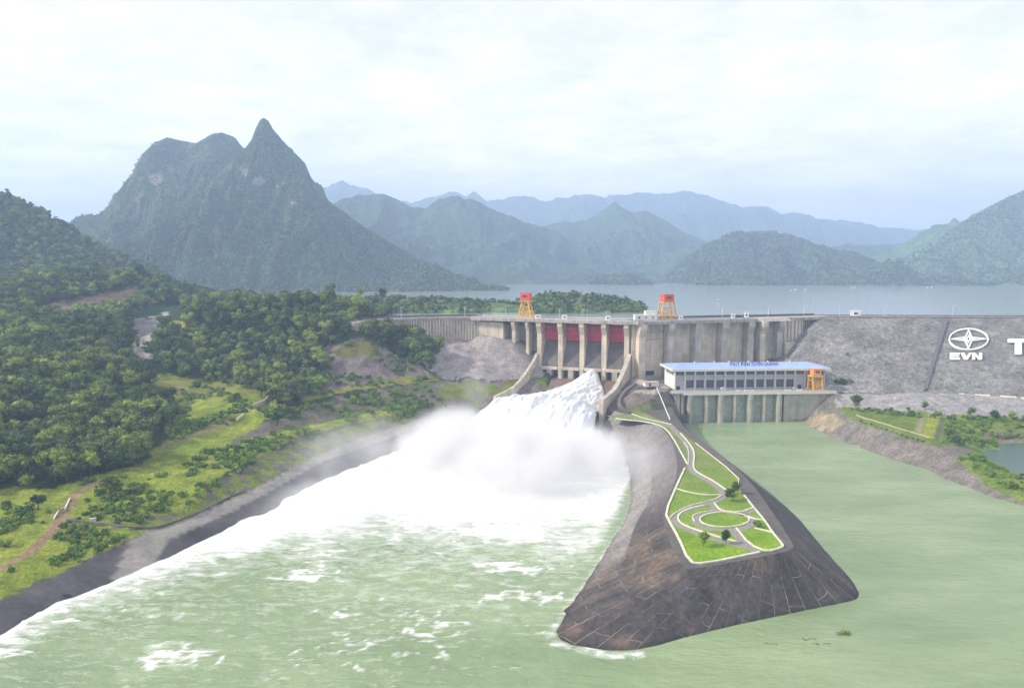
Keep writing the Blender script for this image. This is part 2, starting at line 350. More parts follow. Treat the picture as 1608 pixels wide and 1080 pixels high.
pts += d_([(232, 556, 612), (240, 520, 680), (266, 512, 700), (285, 508, 710), (215, 500, 700), (250, 492, 770), (275, 478, 840)])
pts += d_([(0, 490, 690), (100, 497, 690), (160, 490, 700), (0, 455, 740), (60, 460, 740), (140, 465, 750), (200, 470, 760), (0, 425, 850), (60, 430, 850), (130, 438, 840), (195, 452, 820), (235, 478, 800), (-200, 420, 850)], -6)
left_f = tin(pts)
gx = axis(-560, 60, 1.7, 1.7); gy = axis(160, 880, 0.9, 3.4)
X, Y = np.meshgrid(gx, gy); Z = left_f(X, Y); Z = np.where(np.isnan(Z), -8, Z)
def blur(Z, k=1):
    for _ in range(k):
        Zp = np.pad(Z, 1, mode='edge'); Z = (Zp[1:-1, 1:-1] * 4 + Zp[:-2, 1:-1] + Zp[2:, 1:-1] + Zp[1:-1, :-2] + Zp[1:-1, 2:]) / 8
    return Z
Z = blur(Z, 2)
U, V_ = pj(X, Y, Z)
jx = (fbm(X / 9, Y / 9, 4, 3) - 0.5); jy = (fbm(X / 9, Y / 9, 4, 8) - 0.5)
Uj, Vj = U + jx * 26, V_ + jy * 14
conc_line = [(-600, 1250), (0, 942), (200, 848), (240, 834), (300, 812), (385, 775), (500, 715), (640, 665), (800, 640)]
below = V_ > np.interp(U, [p[0] for p in conc_line], [p[1] for p in conc_line])
col = np.empty(X.shape + (3,)); col[:] = (0.030, 0.058, 0.020)
G = fbm(X / 14, Y / 14, 5, 21)[..., None]; G2 = fbm(X / 4, Y / 4, 4, 31)[..., None]
grass = np.array((0.11, 0.18, 0.022)) * (1 - G) + np.array((0.28, 0.31, 0.045)) * G; grass = grass * (0.65 + 0.7 * G2)
yell = np.array((0.15, 0.18, 0.04)) * (1 - G) + np.array((0.27, 0.25, 0.07)) * G
mott = np.where(G2 > 0.52, np.array((0.09, 0.125, 0.035)), np.array((0.15, 0.125, 0.115))) * (0.75 + 0.5 * G)
purp = np.array((0.185, 0.155, 0.150)) * (0.6 + 0.8 * G2); stone = np.array((0.20, 0.19, 0.175)) * (0.6 + 0.8 * G2)
def put(poly, c, j=True):
    m = inpoly(Uj if j else U, Vj if j else V_, poly); cc = np.broadcast_to(c, col.shape); col[m] = cc[m]
put([(205, 585), (420, 600), (450, 640), (400, 672), (480, 668), (430, 705), (330, 760), (300, 800), (200, 850), (0, 945), (-400, 1100), (-400, 765), (60, 768), (150, 745), (215, 730), (265, 690), (262, 625)], grass)
put([(225, 596), (330, 600), (400, 612), (380, 628), (280, 620), (250, 610)], yell); put([(300, 640), (380, 655), (340, 690), (290, 680)], grass * 0.7)
put([(380, 680), (440, 650), (560, 618), (690, 600), (700, 640), (560, 672), (400, 705), (330, 730)], mott)
put([(430, 700), (640, 650), (770, 636), (770, 660), (640, 680), (500, 730), (385, 790), (300, 815), (240, 835), (110, 822), (105, 812), (215, 818), (290, 795), (340, 760), (390, 735)], np.where(G2 > 0.47, grass * 0.75, stone * 0.75))
put([(500, 622), (512, 545), (560, 532), (640, 560), (690, 592)], purp); put([(514, 552), (560, 534), (600, 546), (604, 560), (540, 562)], yell * 0.6, True)
put([(470, 622), (544, 606), (628, 594), (690, 588), (690, 597), (628, 603), (544, 614), (474, 631)], yell * 0.9, False)
put([(340, 712), (430, 680), (489, 667), (544, 656), (628, 639), (660, 636), (640, 648), (544, 666), (433, 696), (345, 735)], grass * 1.05, False)
put([(670, 523), (800, 526), (850, 560), (850, 592), (700, 596), (668, 570)], np.array((0.30, 0.27, 0.27)) * (0.65 + 0.7 * G2))
put([(690, 600), (860, 592), (860, 640), (700, 640)], np.where(G > 0.52, grass * 0.7, purp))
put([(205, 562), (215, 505), (262, 490), (262, 530), (242, 562)], np.array((0.40, 0.38, 0.37)) * (0.5 + G2)); put([(210, 530), (214, 500), (255, 500), (250, 528)], np.array((0.22, 0.21, 0.22)) * (0.7 + 0.6 * G2))
put([(254, 505), (292, 503), (290, 523), (256, 521)], yell * 1.1, False)
put([(40, 500), (60, 482), (215, 448), (225, 476), (160, 492), (60, 504)], np.array((0.17, 0.125, 0.095)) * (0.5 + G2)); put([(226, 458), (238, 460), (248, 474), (234, 477)], np.array((0.50, 0.25, 0.13)), False)
put([(15, 508), (64, 504), (66, 517), (18, 520)], np.array((0.34, 0.24, 0.18)), True)
dk = np.array((0.105, 0.098, 0.105)) * (0.75 + 0.45 * fbm(X / 6, Y / 6, 4, 77)[..., None]); col[below] = dk[below]
put([(205, 848), (240, 831), (300, 811), (385, 774), (500, 713), (600, 676), (690, 648), (690, 656), (606, 690), (508, 724), (397, 787), (314, 826), (262, 850), (222, 908), (170, 920)], np.array((0.25, 0.235, 0.22)) * (0.75 + 0.5 * G2), False)
P1 = [tuple(at(x, y, z)[:2]) for x, y, z in [(-60, 925, 8), (0, 893, 8), (40, 870, 8.4), (78, 838, 8.6), (97, 812, 9.2), (118, 780, 12), (148, 757, 16)]]
dp = dist_line(X, Y, P1); m = dp < 2.2 + 1.5 * (G2[..., 0] - 0.5); col[m] = (np.array((0.25, 0.17, 0.11)) * (0.7 + 0.6 * G2))[m]
P2 = [tuple(at(x, y, z)[:2]) for x, y, z in [(425, 622, 30), (405, 635, 28.5), (375, 650, 25), (340, 668, 22), (250, 712, 17)]]
dp2 = dist_line(X, Y, P2); m = dp2 < 1.8; col[m] = (0.20, 0.16, 0.11)
wild = ~below & (dp > 3)
Z = Z + np.where(wild, (fbm(X / 7, Y / 7, 4, 5) - 0.5) * 2.4 + (fbm(X / 2.2, Y / 2.2, 3, 6) - 0.5) * 0.9, (fbm(X / 3, Y / 3, 2, 5) - 0.5) * 0.05)
Zleft, Xl, Yl = Z, X, Y
o = mesh_np('left_bank_terrain', np.stack([X, Y, Z], -1).reshape(-1, 3), grid_faces(len(gx), len(gy)), M['land'], smooth=True, cols=col.reshape(-1, 3)); tag(o, kind='structure')
o.data.materials.append(M['slope']); o.data.polygons.foreach_set('material_index', (below[:-1, :-1] & below[1:, 1:]).astype(np.int32).ravel())
def zl(x, y):
    i = int(np.clip(np.searchsorted(gx, x) - 1, 0, len(gx) - 2)); j = int(np.clip(np.searchsorted(gy, y) - 1, 0, len(gy) - 2))
    tx = (x - gx[i]) / (gx[i + 1] - gx[i]); ty = (y - gy[j]) / (gy[j + 1] - gy[j])
    return float((Zleft[j, i] * (1 - tx) + Zleft[j, i + 1] * tx) * (1 - ty) + (Zleft[j + 1, i] * (1 - tx) + Zleft[j + 1, i + 1] * tx) * ty)

# ================================================================ SETTING: peninsula between chute and tailrace
PZ = 15.0
ring = [  # top x,y  -> shore x,y
 ((74, 520), (62, 524)), ((84, 499), (64, 500)), ((93, 482), (68, 470)), ((96.5, 468), (70, 455)), ((96, 431), (68, 415)), ((85, 361), (60, 352)), ((63, 301), (41, 299)), ((59, 268), (31, 272)), ((59, 242), (18, 238)),
 ((60, 241), (12, 223)), ((63, 241.5), (21, 216.5)), ((72, 244.5), (36, 212.5)), ((80, 248), (57, 224)), ((90, 252), (85, 235)), ((100, 256.5), (106, 243)), ((103, 259), (123, 249)), ((105, 263), (128, 258)),
 ((110, 300), (130, 290)), ((116, 352), (136.5, 347)), ((115, 400), (134, 405)), ((111, 462), (129, 465)), ((114, 500), (128, 505)), ((119, 535), (127.5, 540))]
def resample(a, n_per):
    out = []
    for p, q in zip(a[:-1], a[1:]):
        for k in range(n_per): t = k / n_per; out.append(tuple(p[i] + (q[i] - p[i]) * t for i in range(len(p))))
    out.append(a[-1]); return out
def smooth_closed_ends(a, it=2):
    for _ in range(it):
        b = [a[0]]
        for p, q in zip(a[:-1], a[1:]): b += [tuple(p[i] * .75 + q[i] * .25 for i in range(len(p))), tuple(p[i] * .25 + q[i] * .75 for i in range(len(p)))]
        b.append(a[-1]); a = b
    return a
rr = smooth_closed_ends([(a[0], a[1], b[0], b[1]) for a, b in ring], 3)
ns = 28; RV = []; RC = []; UVs = []; al = 0
prev = None
for i, (tx, ty, bx, by) in enumerate(rr):
    jt = (float(fbm(np.array(i / 9.0), np.array(0.3), 4, 5)) - .5) * 0.07; bx += (bx - tx) * jt; by += (by - ty) * jt
    mx, my = (tx + bx) / 2, (ty + by) / 2
    if prev: al += math.hypot(mx - prev[0], my - prev[1])
    prev = (mx, my); ln = math.hypot(bx - tx, by - ty)
    for k in range(ns + 1):
        t = k / ns * 1.35; x = tx + (bx - tx) * t; y = ty + (by - ty) * t; prof = t
        left = 1 if i < len(rr) * 9.0 / 22 else 0
        z = PZ * (1 - prof)
        wl = min(1.0, max(0.0, (len(rr) * 9.0 / 22 - i) / 22.0)); z = z * (1 - wl) + wl * float(np.interp(t, [0, 0.52, 0.60, 1.0, 1.35], [15, 6.9, 6.0, 0, -6]))
        RV.append((x, y, z)); UVs.append((al, t * ln, left, t))
UVs = np.array(UVs); RVa = np.array(RV)
nf = fbm(RVa[:, 0] / 7, RVa[:, 1] / 7, 5, 50); nf2 = fbm(RVa[:, 0] / 25, RVa[:, 1] / 25, 3, 60)
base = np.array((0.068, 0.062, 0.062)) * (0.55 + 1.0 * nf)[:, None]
brown = np.array((0.17, 0.115, 0.075)); fr = (RVa[:, 1] < 285) & (UVs[:, 2] >= 0)
w = 0.55 * sstep(0.54, 0.70, nf2 * 0.5 + nf * 0.5) * sstep(330, 260, RVa[:, 1]); base = base * (1 - w[:, None]) + brown * w[:, None]
lightw = np.where((UVs[:, 2] == 1) & (UVs[:, 3] > 0.56), 0.75, 0.0) * sstep(250, 300, RVa[:, 1]) ; lightw = np.maximum(lightw, sstep(430, 480, RVa[:, 1]) * (UVs[:, 2] == 1) * 0.7)
base = base * (1 - lightw[:, None]) + np.array((0.27, 0.255, 0.235)) * lightw[:, None] * (0.7 + 0.6 * nf)[:, None]
lw2 = (UVs[:, 2] == 1) * (UVs[:, 3] <= 0.56) * sstep(300, 350, RVa[:, 1]) * 0.6; base = base * (1 - lw2[:, None]) + np.array((0.22, 0.205, 0.20)) * lw2[:, None]
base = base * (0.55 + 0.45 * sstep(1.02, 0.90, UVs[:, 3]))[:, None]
m, ntm, bs, _ = nodes('slab_revetment')
a = ntm.nodes.new('ShaderNodeAttribute'); a.attribute_name = 'Col'; uvn = ntm.nodes.new('ShaderNodeUVMap'); uvn.uv_map = 'slab'
dn = tex(ntm, 'Noise', 0.25, 3); wob = ntm.nodes.new('ShaderNodeVectorMath'); wob.operation = 'MULTIPLY_ADD'; lk(ntm, dn.outputs['Color'], wob.inputs[0]); wob.inputs[1].default_value = (1.0, 1.0, 0); lk(ntm, uvn.outputs[0], wob.inputs[2])
mp = ntm.nodes.new('ShaderNodeMapping'); mp.inputs['Rotation'].default_value = (0, 0, math.pi / 2); lk(ntm, wob.outputs[0], mp.inputs[0])
bk = ntm.nodes.new('ShaderNodeTexBrick'); bk.inputs['Scale'].default_value = 1.0; bk.inputs['Brick Width'].default_value = 14.0; bk.inputs['Row Height'].default_value = 4.8; bk.inputs['Mortar Size'].default_value = 0.11; bk.inputs['Mortar Smooth'].default_value = 0.6
bk.inputs['Color1'].default_value = (0.62, 0.62, 0.66, 1); bk.inputs['Color2'].default_value = (1.35, 1.28, 1.2, 1); bk.inputs['Mortar'].default_value = (1, 1, 1, 1); lk(ntm, mp.outputs[0], bk.inputs['Vector'])
fn = tex(ntm, 'Noise', 0.5, 6, 0.7); rf = ramp(ntm, fn.outputs[0], [(0.3, (0.55,) * 3), (0.7, (1.5,) * 3)])
jn = tex(ntm, 'Noise', 0.12, 4, 0.6); rj = ramp(ntm, jn.outputs[0], [(0.40, (0.0,) * 3), (0.62, (1.0,) * 3)])
mm = ntm.nodes.new('ShaderNodeMath'); mm.operation = 'MULTIPLY'; lk(ntm, bk.outputs['Fac'], mm.inputs[0]); lk(ntm, rj.outputs[0], mm.inputs[1])
c = mixc(ntm, 1.0, a.outputs['Color'], rf.outputs[0], 'MULTIPLY'); c = mixc(ntm, 0.28, c, bk.outputs['Color'], 'MULTIPLY'); c = mixc(ntm, mm.outputs[0], c, (0.36, 0.29, 0.22)); lk(ntm, c, bs.inputs['Base Color']); bs.inputs['Roughness'].default_value = 0.8; bs.inputs['Specular IOR Level'].default_value = 0.2
bump(ntm, bs, fn.outputs[0], 0.3)
RVa[:, 2] += (fbm(RVa[:, 0] / 3, RVa[:, 1] / 3, 3, 51) - 0.5) * 0.5 * (UVs[:, 3] > 0.04)
n_i = len(rr); nb = ns + 1
V2 = [tuple(v) for v in RVa]; fs = [(i * nb + k, i * nb + k + 1, (i + 1) * nb + k + 1, (i + 1) * nb + k) for i in range(n_i - 1) for k in range(ns)]
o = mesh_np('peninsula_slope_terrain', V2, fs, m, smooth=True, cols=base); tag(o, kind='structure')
uvl = o.data.uv_layers.new(name='slab'); li = np.zeros(len(o.data.loops), np.int32); o.data.loops.foreach_get('vertex_index', li); uvl.data.foreach_set('uv', UVs[li][:, :2].astype(np.float32).ravel())
# flat top
def fill_flat(name, ring2, z, mat):
    vo, eo, fo, *_r = delaunay_2d_cdt([Vector((p[0], p[1])) for p in ring2], [], [list(range(len(ring2)))], 1, 1e-4)
    mb = MB(); mb.add([(v.x, v.y, z) for v in vo], [tuple(f) for f in fo]); me = bpy.data.meshes.new(name); me.from_pydata(mb.v, [], mb.f); me.update()
    for p_ in me.polygons:
        if p_.normal.z < 0: p_.flip()
    me.materials.append(mat); o = bpy.data.objects.new(name, me); link(o); return o
o = fill_flat('peninsula_top_terrain', rr, PZ, M['conc_dark']); tag(o, kind='structure')

# root mound between chute wall and power house
rp = [(60, 545, 4), (74, 519, 14.9), (84, 499, 14.9), (96, 474, 14.9), (111, 466, 14.9), (113.8, 500, 14.9), (118.8, 535, 14.9), (128, 541, -2), (132, 560, -2)]
rp += [tuple(sp(79 + 3.5, s, z)) for s, z in [(5, 24), (30, 22), (60, 18), (90, 14.9)]] + [tuple(sp(88, s, z)) for s, z in [(-8, 26), (5, 25), (30, 22), (60, 17)]]
rp += [tuple(at(x, y, z)) for x, y, z in [(1008, 596, 27), (1040, 603, 26), (1052, 612, 24), (1000, 612, 26), (1030, 612, 26.5), (985, 640, 16.5), (1010, 648, 15.5), (1050, 655, 15.2), (1046, 640, 18), (1000, 635, 18), (1020, 630, 22), (1055, 640, 15)]] + [(127, 600, 22), (126, 566, 23), (140, 640, 25), (100, 640, 26), (126, 548, 12)]
root_f = tin(rp); gx2 = axis(55, 142, 0.9, 0.9); gy2 = axis(462, 645, 1.0, 1.2); X, Y = np.meshgrid(gx2, gy2); Z = root_f(X, Y); Z = np.where(np.isnan(Z), -9, Z); Z = blur(Z, 1)
U, V_ = pj(X, Y, Z); nn = fbm(X / 5, Y / 5, 4, 5); col = np.empty(X.shape + (3,)); col[:] = (0.15, 0.125, 0.115); col *= (0.6 + 0.8 * nn)[..., None]
col[Z > 24.2] = (0.33, 0.30, 0.26)
inn = inpoly(X, Y, [(74, 519), (84, 499), (96, 474), (111, 466), (113.8, 500), (118.8, 535), (100, 524), (80, 524)]); col[inn] = (0.13, 0.19, 0.05)
Z = Z + (fbm(X / 4, Y / 4, 4, 9) - 0.5) * 1.2 * (~inn)
Z = np.where(inn, 14.96, Z)
o = mesh_np('rock_mound_terrain', np.stack([X, Y, Z], -1).reshape(-1, 3), grid_faces(len(gx2), len(gy2)), M['land'], smooth=True, cols=col.reshape(-1, 3)); tag(o, kind='structure')

# ================================================================ SETTING: right bank
E_TOE = [(232, 566, 23.2), (262, 563, 23.0), (300, 560, 22.6), (359, 549, 21), (430, 535, 19)]
E_CR = [(262, 676, CR), (300, 676, CR), (360, 670, CR), (420, 668, CR), (520, 665, CR)]
pr = []
pr += [(x, y, -0.3) for x, y in [(226, 553.5), (231, 476.2), (242.7, 421.6), (253.5, 351.9), (265, 300), (285, 250), (310, 190)]] + [(x - 12, y - 3, -6) for x, y in [(224.5, 550), (231, 476.2), (242.7, 421.6), (253.5, 351.9), (265, 300), (285, 250), (310, 190)]]
pr += [tuple(at(x, y, z)) for x, y, z in [(1312, 642, 12), (1330, 657, 11.5), (1400, 680, 11), (1470, 702, 10.5), (1540, 745, 6), (1608, 782, 2.5), (1325, 640, 13), (1340, 640, 13), (1475, 656, 11.5), (1450, 690, 11), (1500, 690, 8), (1560, 668, 9), (1650, 668, 9), (1560, 715, 2), (1610, 715, 2), (1700, 720, 2), (1540, 700, 4.5), (1560, 690, 4), (1610, 688, 4), (1540, 730, 6), (1608, 755, 6), (1608, 745, 2)]]
pr += [(285, 350, 7), (300, 300, 8), (335, 200, 8), (275, 352, 5)]
pr += [tuple(at(x, y, z)) for x, y, z in [(1325, 610, 23), (1345, 613, 22.8), (1400, 614, 22.5), (1470, 617, 22), (1608, 626, 20.5), (1345, 608, 23), (1400, 609, 22.6), (1470, 611.5, 22.1), (1608, 619.5, 20.7), (1318, 622, 19)]]
pr += [(226, 580, 22), (246, 556, 22.5), (243, 553, 10), (600, 560, 20), (600, 400, 12), (600, 200, 12), (400, 200, 8), (600, 520, 12)]
right_f = tin(pr); gx3 = axis(205, 590, 1.2, 3.5); gy3 = axis(190, 585, 1.2, 1.5); X, Y = np.meshgrid(gx3, gy3); Z = right_f(X, Y); Z = np.where(np.isnan(Z), -9, Z); Z = blur(Z, 1)
U, V_ = pj(X, Y, Z); G = fbm(X / 12, Y / 12, 5, 91)[..., None]; G2 = fbm(X / 3, Y / 3, 4, 92)[..., None]; Uj = U + (G2[..., 0] - .5) * 20; Vj = V_ + (G[..., 0] - .5) * 10
col = np.empty(X.shape + (3,)); col[:] = (0.19, 0.17, 0.16); col = col * (0.6 + 0.8 * G2)
grass = (np.array((0.09, 0.16, 0.03)) * (1 - G) + np.array((0.20, 0.25, 0.05)) * G) * (0.65 + 0.7 * G2)
def put2(poly, c, j=True):
    m = inpoly(Uj if j else U, Vj if j else V_, poly); cc = np.broadcast_to(c, col.shape); col[m] = cc[m]
put2([(1310, 600), (1900, 620), (1900, 660), (1608, 658), (1335, 642), (1312, 640)], np.array((0.29, 0.28, 0.285)) * (0.7 + 0.6 * G2), False)
put2([(1318, 606), (1400, 608), (1470, 611), (1608, 619), (1608, 627), (1470, 618), (1400, 615), (1325, 613)], np.array((0.34, 0.30, 0.25)), False)
put2([(1320, 640), (1420, 643), (1480, 652), (1900, 660), (1900, 900), (1608, 795), (1560, 765), (1500, 725), (1530, 700), (1470, 700), (1400, 680), (1330, 655)], grass)
put2([(1540, 680), (1700, 672), (1700, 692), (1560, 694)], np.array((0.18, 0.15, 0.12)) * (0.7 + 0.6 * G2))
w = np.sin((V_ * 1.0 + U * 0.16) * 2 * math.pi / 3.6)
tea = np.where((w > 0)[..., None], np.array((0.17, 0.21, 0.03)), np.array((0.08, 0.15, 0.03))); put2([(1345, 648), (1445, 650), (1432, 682), (1390, 668)], tea, False)
put2([(1458, 652), (1474, 653), (1466, 690), (1448, 684)], np.array((0.24, 0.27, 0.03)), False); put2([(1446, 654), (1452, 654), (1446, 680), (1438, 678)], np.array((0.28, 0.22, 0.15)), False)
put2([(1262, 664), (1285, 645), (1310, 648), (1325, 665), (1300, 680)], np.array((0.33, 0.27, 0.19)) * (0.6 + 0.8 * G2))
put2([(1478, 655), (1484, 656), (1474, 692), (1466, 690)], np.array((0.10, 0.12, 0.08)), False)
Z = Z + (fbm(X / 4, Y / 4, 4, 95) - 0.5) * 0.8
o = mesh_np('right_bank_terrain', np.stack([X, Y, Z], -1).reshape(-1, 3), grid_faces(len(gx3), len(gy3)), M['land'], smooth=True, cols=col.reshape(-1, 3)); tag(o, kind='structure')
Zright = Z
def zr(x, y):
    i = int(np.clip(np.searchsorted(gx3, x), 0, len(gx3) - 1)); j = int(np.clip(np.searchsorted(gy3, y), 0, len(gy3) - 1)); return float(Zright[j, i])

def hit(px, py, f, lo=190.0, hi=880.0):
    """where the sight line through a pixel meets the ground f(x, y)"""
    d = ray(px, py); t = lo / d.y; st = 1.5
    while t * d.y < hi:
        if H + d.z * t <= f(d.x * t, d.y * t): break
        t += st
    x, y = d.x * t, d.y * t; return Vector((x, y, f(x, y)))
# ================================================================ WATER
def water_mat(name, c_lo, c_hi, rough, wscale, wdist, foam):
    m, nt, bs, _ = nodes(name)
    t = nt.nodes.new('ShaderNodeTexCoord')
    n = tex(nt, 'Noise', 0.012, 4, 0.5, stretch=(1, 2.2, 1)); r = ramp(nt, n.outputs[0], [(0.35, c_lo), (0.65, c_hi)]); c = r.outputs[0]
    w1 = tex(nt, 'Noise', wscale, 6, 0.66, stretch=(0.45, 1.0, 1)); w2 = tex(nt, 'Noise', wscale * 0.35, 5, 0.6, stretch=(0.35, 1.0, 1)); rw = ramp(nt, w2.outputs[0], [(0.35, (0.93, 0.94, 0.92)), (0.65, (1.06, 1.05, 1.06))]); c = mixc(nt, 1.0, c, rw.outputs[0], 'MULTIPLY')  # stretched noise paints darker wave troughs and paler crests into the colour
    if foam:
        a = nt.nodes.new('ShaderNodeAttribute'); a.attribute_name = 'foam'
        f1 = tex(nt, 'Noise', 0.30, 8, 0.72, stretch=(0.42, 1.0, 1)); f2 = tex(nt, 'Noise', 0.055, 5, 0.6, stretch=(0.5, 1.0, 1))
        f1.inputs['Distortion'].default_value = 0.6
        k1 = nt.nodes.new('ShaderNodeMath'); k1.operation = 'MULTIPLY_ADD'; lk(nt, f1.outputs[0], k1.inputs[0]); k1.inputs[1].default_value = 1.7; k1.inputs[2].default_value = -0.35
        s = nt.nodes.new('ShaderNodeMath'); s.operation = 'MULTIPLY_ADD'; lk(nt, f2.outputs[0], s.inputs[0]); s.inputs[1].default_value = 0.35; lk(nt, k1.outputs[0], s.inputs[2])
        d = nt.nodes.new('ShaderNodeMath'); d.operation = 'ADD'; lk(nt, s.outputs[0], d.inputs[0]); lk(nt, a.outputs['Fac'], d.inputs[1])
        fr = ramp(nt, d.outputs[0], [(0.0, (0, 0, 0)), (0.52, (0, 0, 0)), (0.78, (0.38,) * 3), (1.0, (1, 1, 1))])
        c = mixc(nt, fr.outputs[0], c, (0.70, 0.71, 0.68)); 
        rr_ = nt.nodes.new('ShaderNodeMath'); rr_.operation = 'MULTIPLY_ADD'; lk(nt, fr.outputs[0], rr_.inputs[0]); rr_.inputs[1].default_value = 0.6; rr_.inputs[2].default_value = rough; lk(nt, rr_.outputs[0], bs.inputs['Roughness'])
    else: bs.inputs['Roughness'].default_value = rough
    lk(nt, c, bs.inputs['Base Color']); bs.inputs['IOR'].default_value = 1.33; bs.inputs['Specular IOR Level'].default_value = 0.5
    bump(nt, bs, w1.outputs[0], wdist); return m
M['river'] = water_mat('silty_green_river_water', (0.205, 0.285, 0.145), (0.285, 0.37, 0.205), 0.22, 0.34, 1.05, True)
M['lake'] = water_mat('reservoir_water', (0.25, 0.28, 0.27), (0.30, 0.32, 0.305), 0.12, 0.06, 0.6, False)
gxr = axis(-240, 330, 1.25, 1.25); gyr = axis(150, 640, 0.75, 2.0); X, Y = np.meshgrid(gxr, gyr)
# shore foam along the left, plunge-pool whiteness, calm tailrace on the right
shl = [(a, b) for a, b in SH]; dsh = dist_line(X, Y, shl)
penl = [(62, 524), (64, 500), (70, 455), (68, 415), (60, 352), (41, 299), (31, 272), (18, 238), (12, 223), (21, 216.5), (36, 212.5), (45, 217)]; dpn = dist_line(X, Y, penl)
xmid = np.interp(Y, [150, 223, 300, 415, 640], [25, 14, 40, 68, 90]); turb = sstep(8, -6, X - xmid)
turb = np.maximum(turb * np.where(Y < 223, sstep(60, -60, X - 20), 1), 0)
ctr = np.interp(Y, [150, 300, 500], [-90, -30, 5])
wh = sstep(268, 362, Y + (fbm(X / 30, Y / 30, 3, 4) - .5) * 60 - 0.0015 * (X - ctr) ** 2 * 0 )
half = np.interp(Y, [150, 230, 300, 360, 450], [13, 21, 36, 66, 130]) * (0.7 + 0.6 * fbm(X / 12, Y / 12, 3, 14))
shf = sstep(1, 0, dsh / half)
foam = -0.62 + turb * (0.40 + 0.50 * wh + 0.16 * sstep(200, 330, Y) + 0.36 * shf + 0.30 * sstep(3, 0, dsh) + 0.34 * sstep(3.0, 0, dpn)) 
tipd = np.hypot((X - 17) * 0.7, Y - 219); foam += 0.30 * sstep(6, 2, tipd) * (Y < 221)
foam = foam + 0.30 * sstep(340, 380, Y) * turb
amp = (turb * (0.95 + 0.9 * wh)) * (0.3 + 0.7 * sstep(2, 20, dsh)) + 0.07
wv = (ridged(X / 16 * 0.55, Y / 9, 4, 71) - 0.55) * 1.6 + (fbm(X / 3.5, Y / 2.4, 3, 73) - 0.5) * 0.8
crest_n = ridged(X / 7, Y / 3.0, 3, 171) * 0.5 + fbm(X / 26, Y / 14, 3, 172) * 0.55 + (fbm(X / 1.6, Y / 1.1, 2, 173) - .5) * 0.12
caps = sstep(0.715, 0.80, crest_n) * turb; foam = foam + caps * 0.50 + turb * 0.05 * (fbm(X / 40, Y / 12, 3, 201) - .3) * 2
tipseg = dist_line(X, Y, [(60, 352), (41, 299), (31, 272), (18, 238), (11.5, 224), (13, 219), (22, 214), (29, 211.5), (38, 211.5)]); tw_ = np.interp(Y, [205, 222, 232, 250, 350], [4.2, 5.0, 2.2, 1.4, 1.6]) * (0.35 + 1.3 * fbm(X / 4, Y / 4, 3, 181)); foam = np.maximum(foam, -0.62 + turb * 0 + (0.40 + 0.34 * fbm(X / 3, Y / 2, 3, 191) * 1.6) * sstep(1.0, 0.30, tipseg / tw_))
Zw = wv * amp * 0.85 + caps * 0.25 + shf * turb * 0.5
o = mesh_np('river', np.stack([X, Y, Zw], -1).reshape(-1, 3), grid_faces(len(gxr), len(gyr)), M['river'], smooth=True); tag(o, kind='structure')
at_ = o.data.attributes.new('foam', 'FLOAT', 'POINT'); at_.data.foreach_set('value', foam.astype(np.float32).ravel())
def sheet(name, x0, x1, y0, y1, z, mat, n=40):
    gx_ = np.linspace(x0, x1, n); gy_ = np.linspace(y0, y1, n); A, B = np.meshgrid(gx_, gy_); return mesh_np(name, np.stack([A, B, A * 0 + z], -1).reshape(-1, 3), grid_faces(n, n), mat, smooth=True)
# lake: one sheet behind the dam line
lk_v = [(-124, 612), (-95, 640), (-72, 664), (-55, 668), (-36, 665), (0, 655), (24, 652), (97, 626), (113.5, 630), (212, 661), (262, 684), (700, 684), (9000, 684), (9000, 12000), (-9000, 12000), (-9000, 1020), (-300, 930), (-190, 760), (-150, 660)]
mb = MB(); mb.add([(x, y, LAKE) for x, y in lk_v], [tuple(range(len(lk_v)))]); o = mb.build('lake', M['lake']); tag(o, kind='structure')
p = [(430, 300), (600, 300), (600, 520), (330, 520), (330, 420)]
o = sheet('pond_water', 270, 585, 398, 500, 3.4, simple('dark_green_pond_water', (0.03, 0.085, 0.06), 0.15, 0.1, spec=0.5, bmp=0.2), 4); tag(o, kind='structure')
o = sheet('ground', -9000, 9000, -3000, 12500, -12, simple('river_bed', (0.10, 0.11, 0.07), 0.9), 4); tag(o, kind='structure')

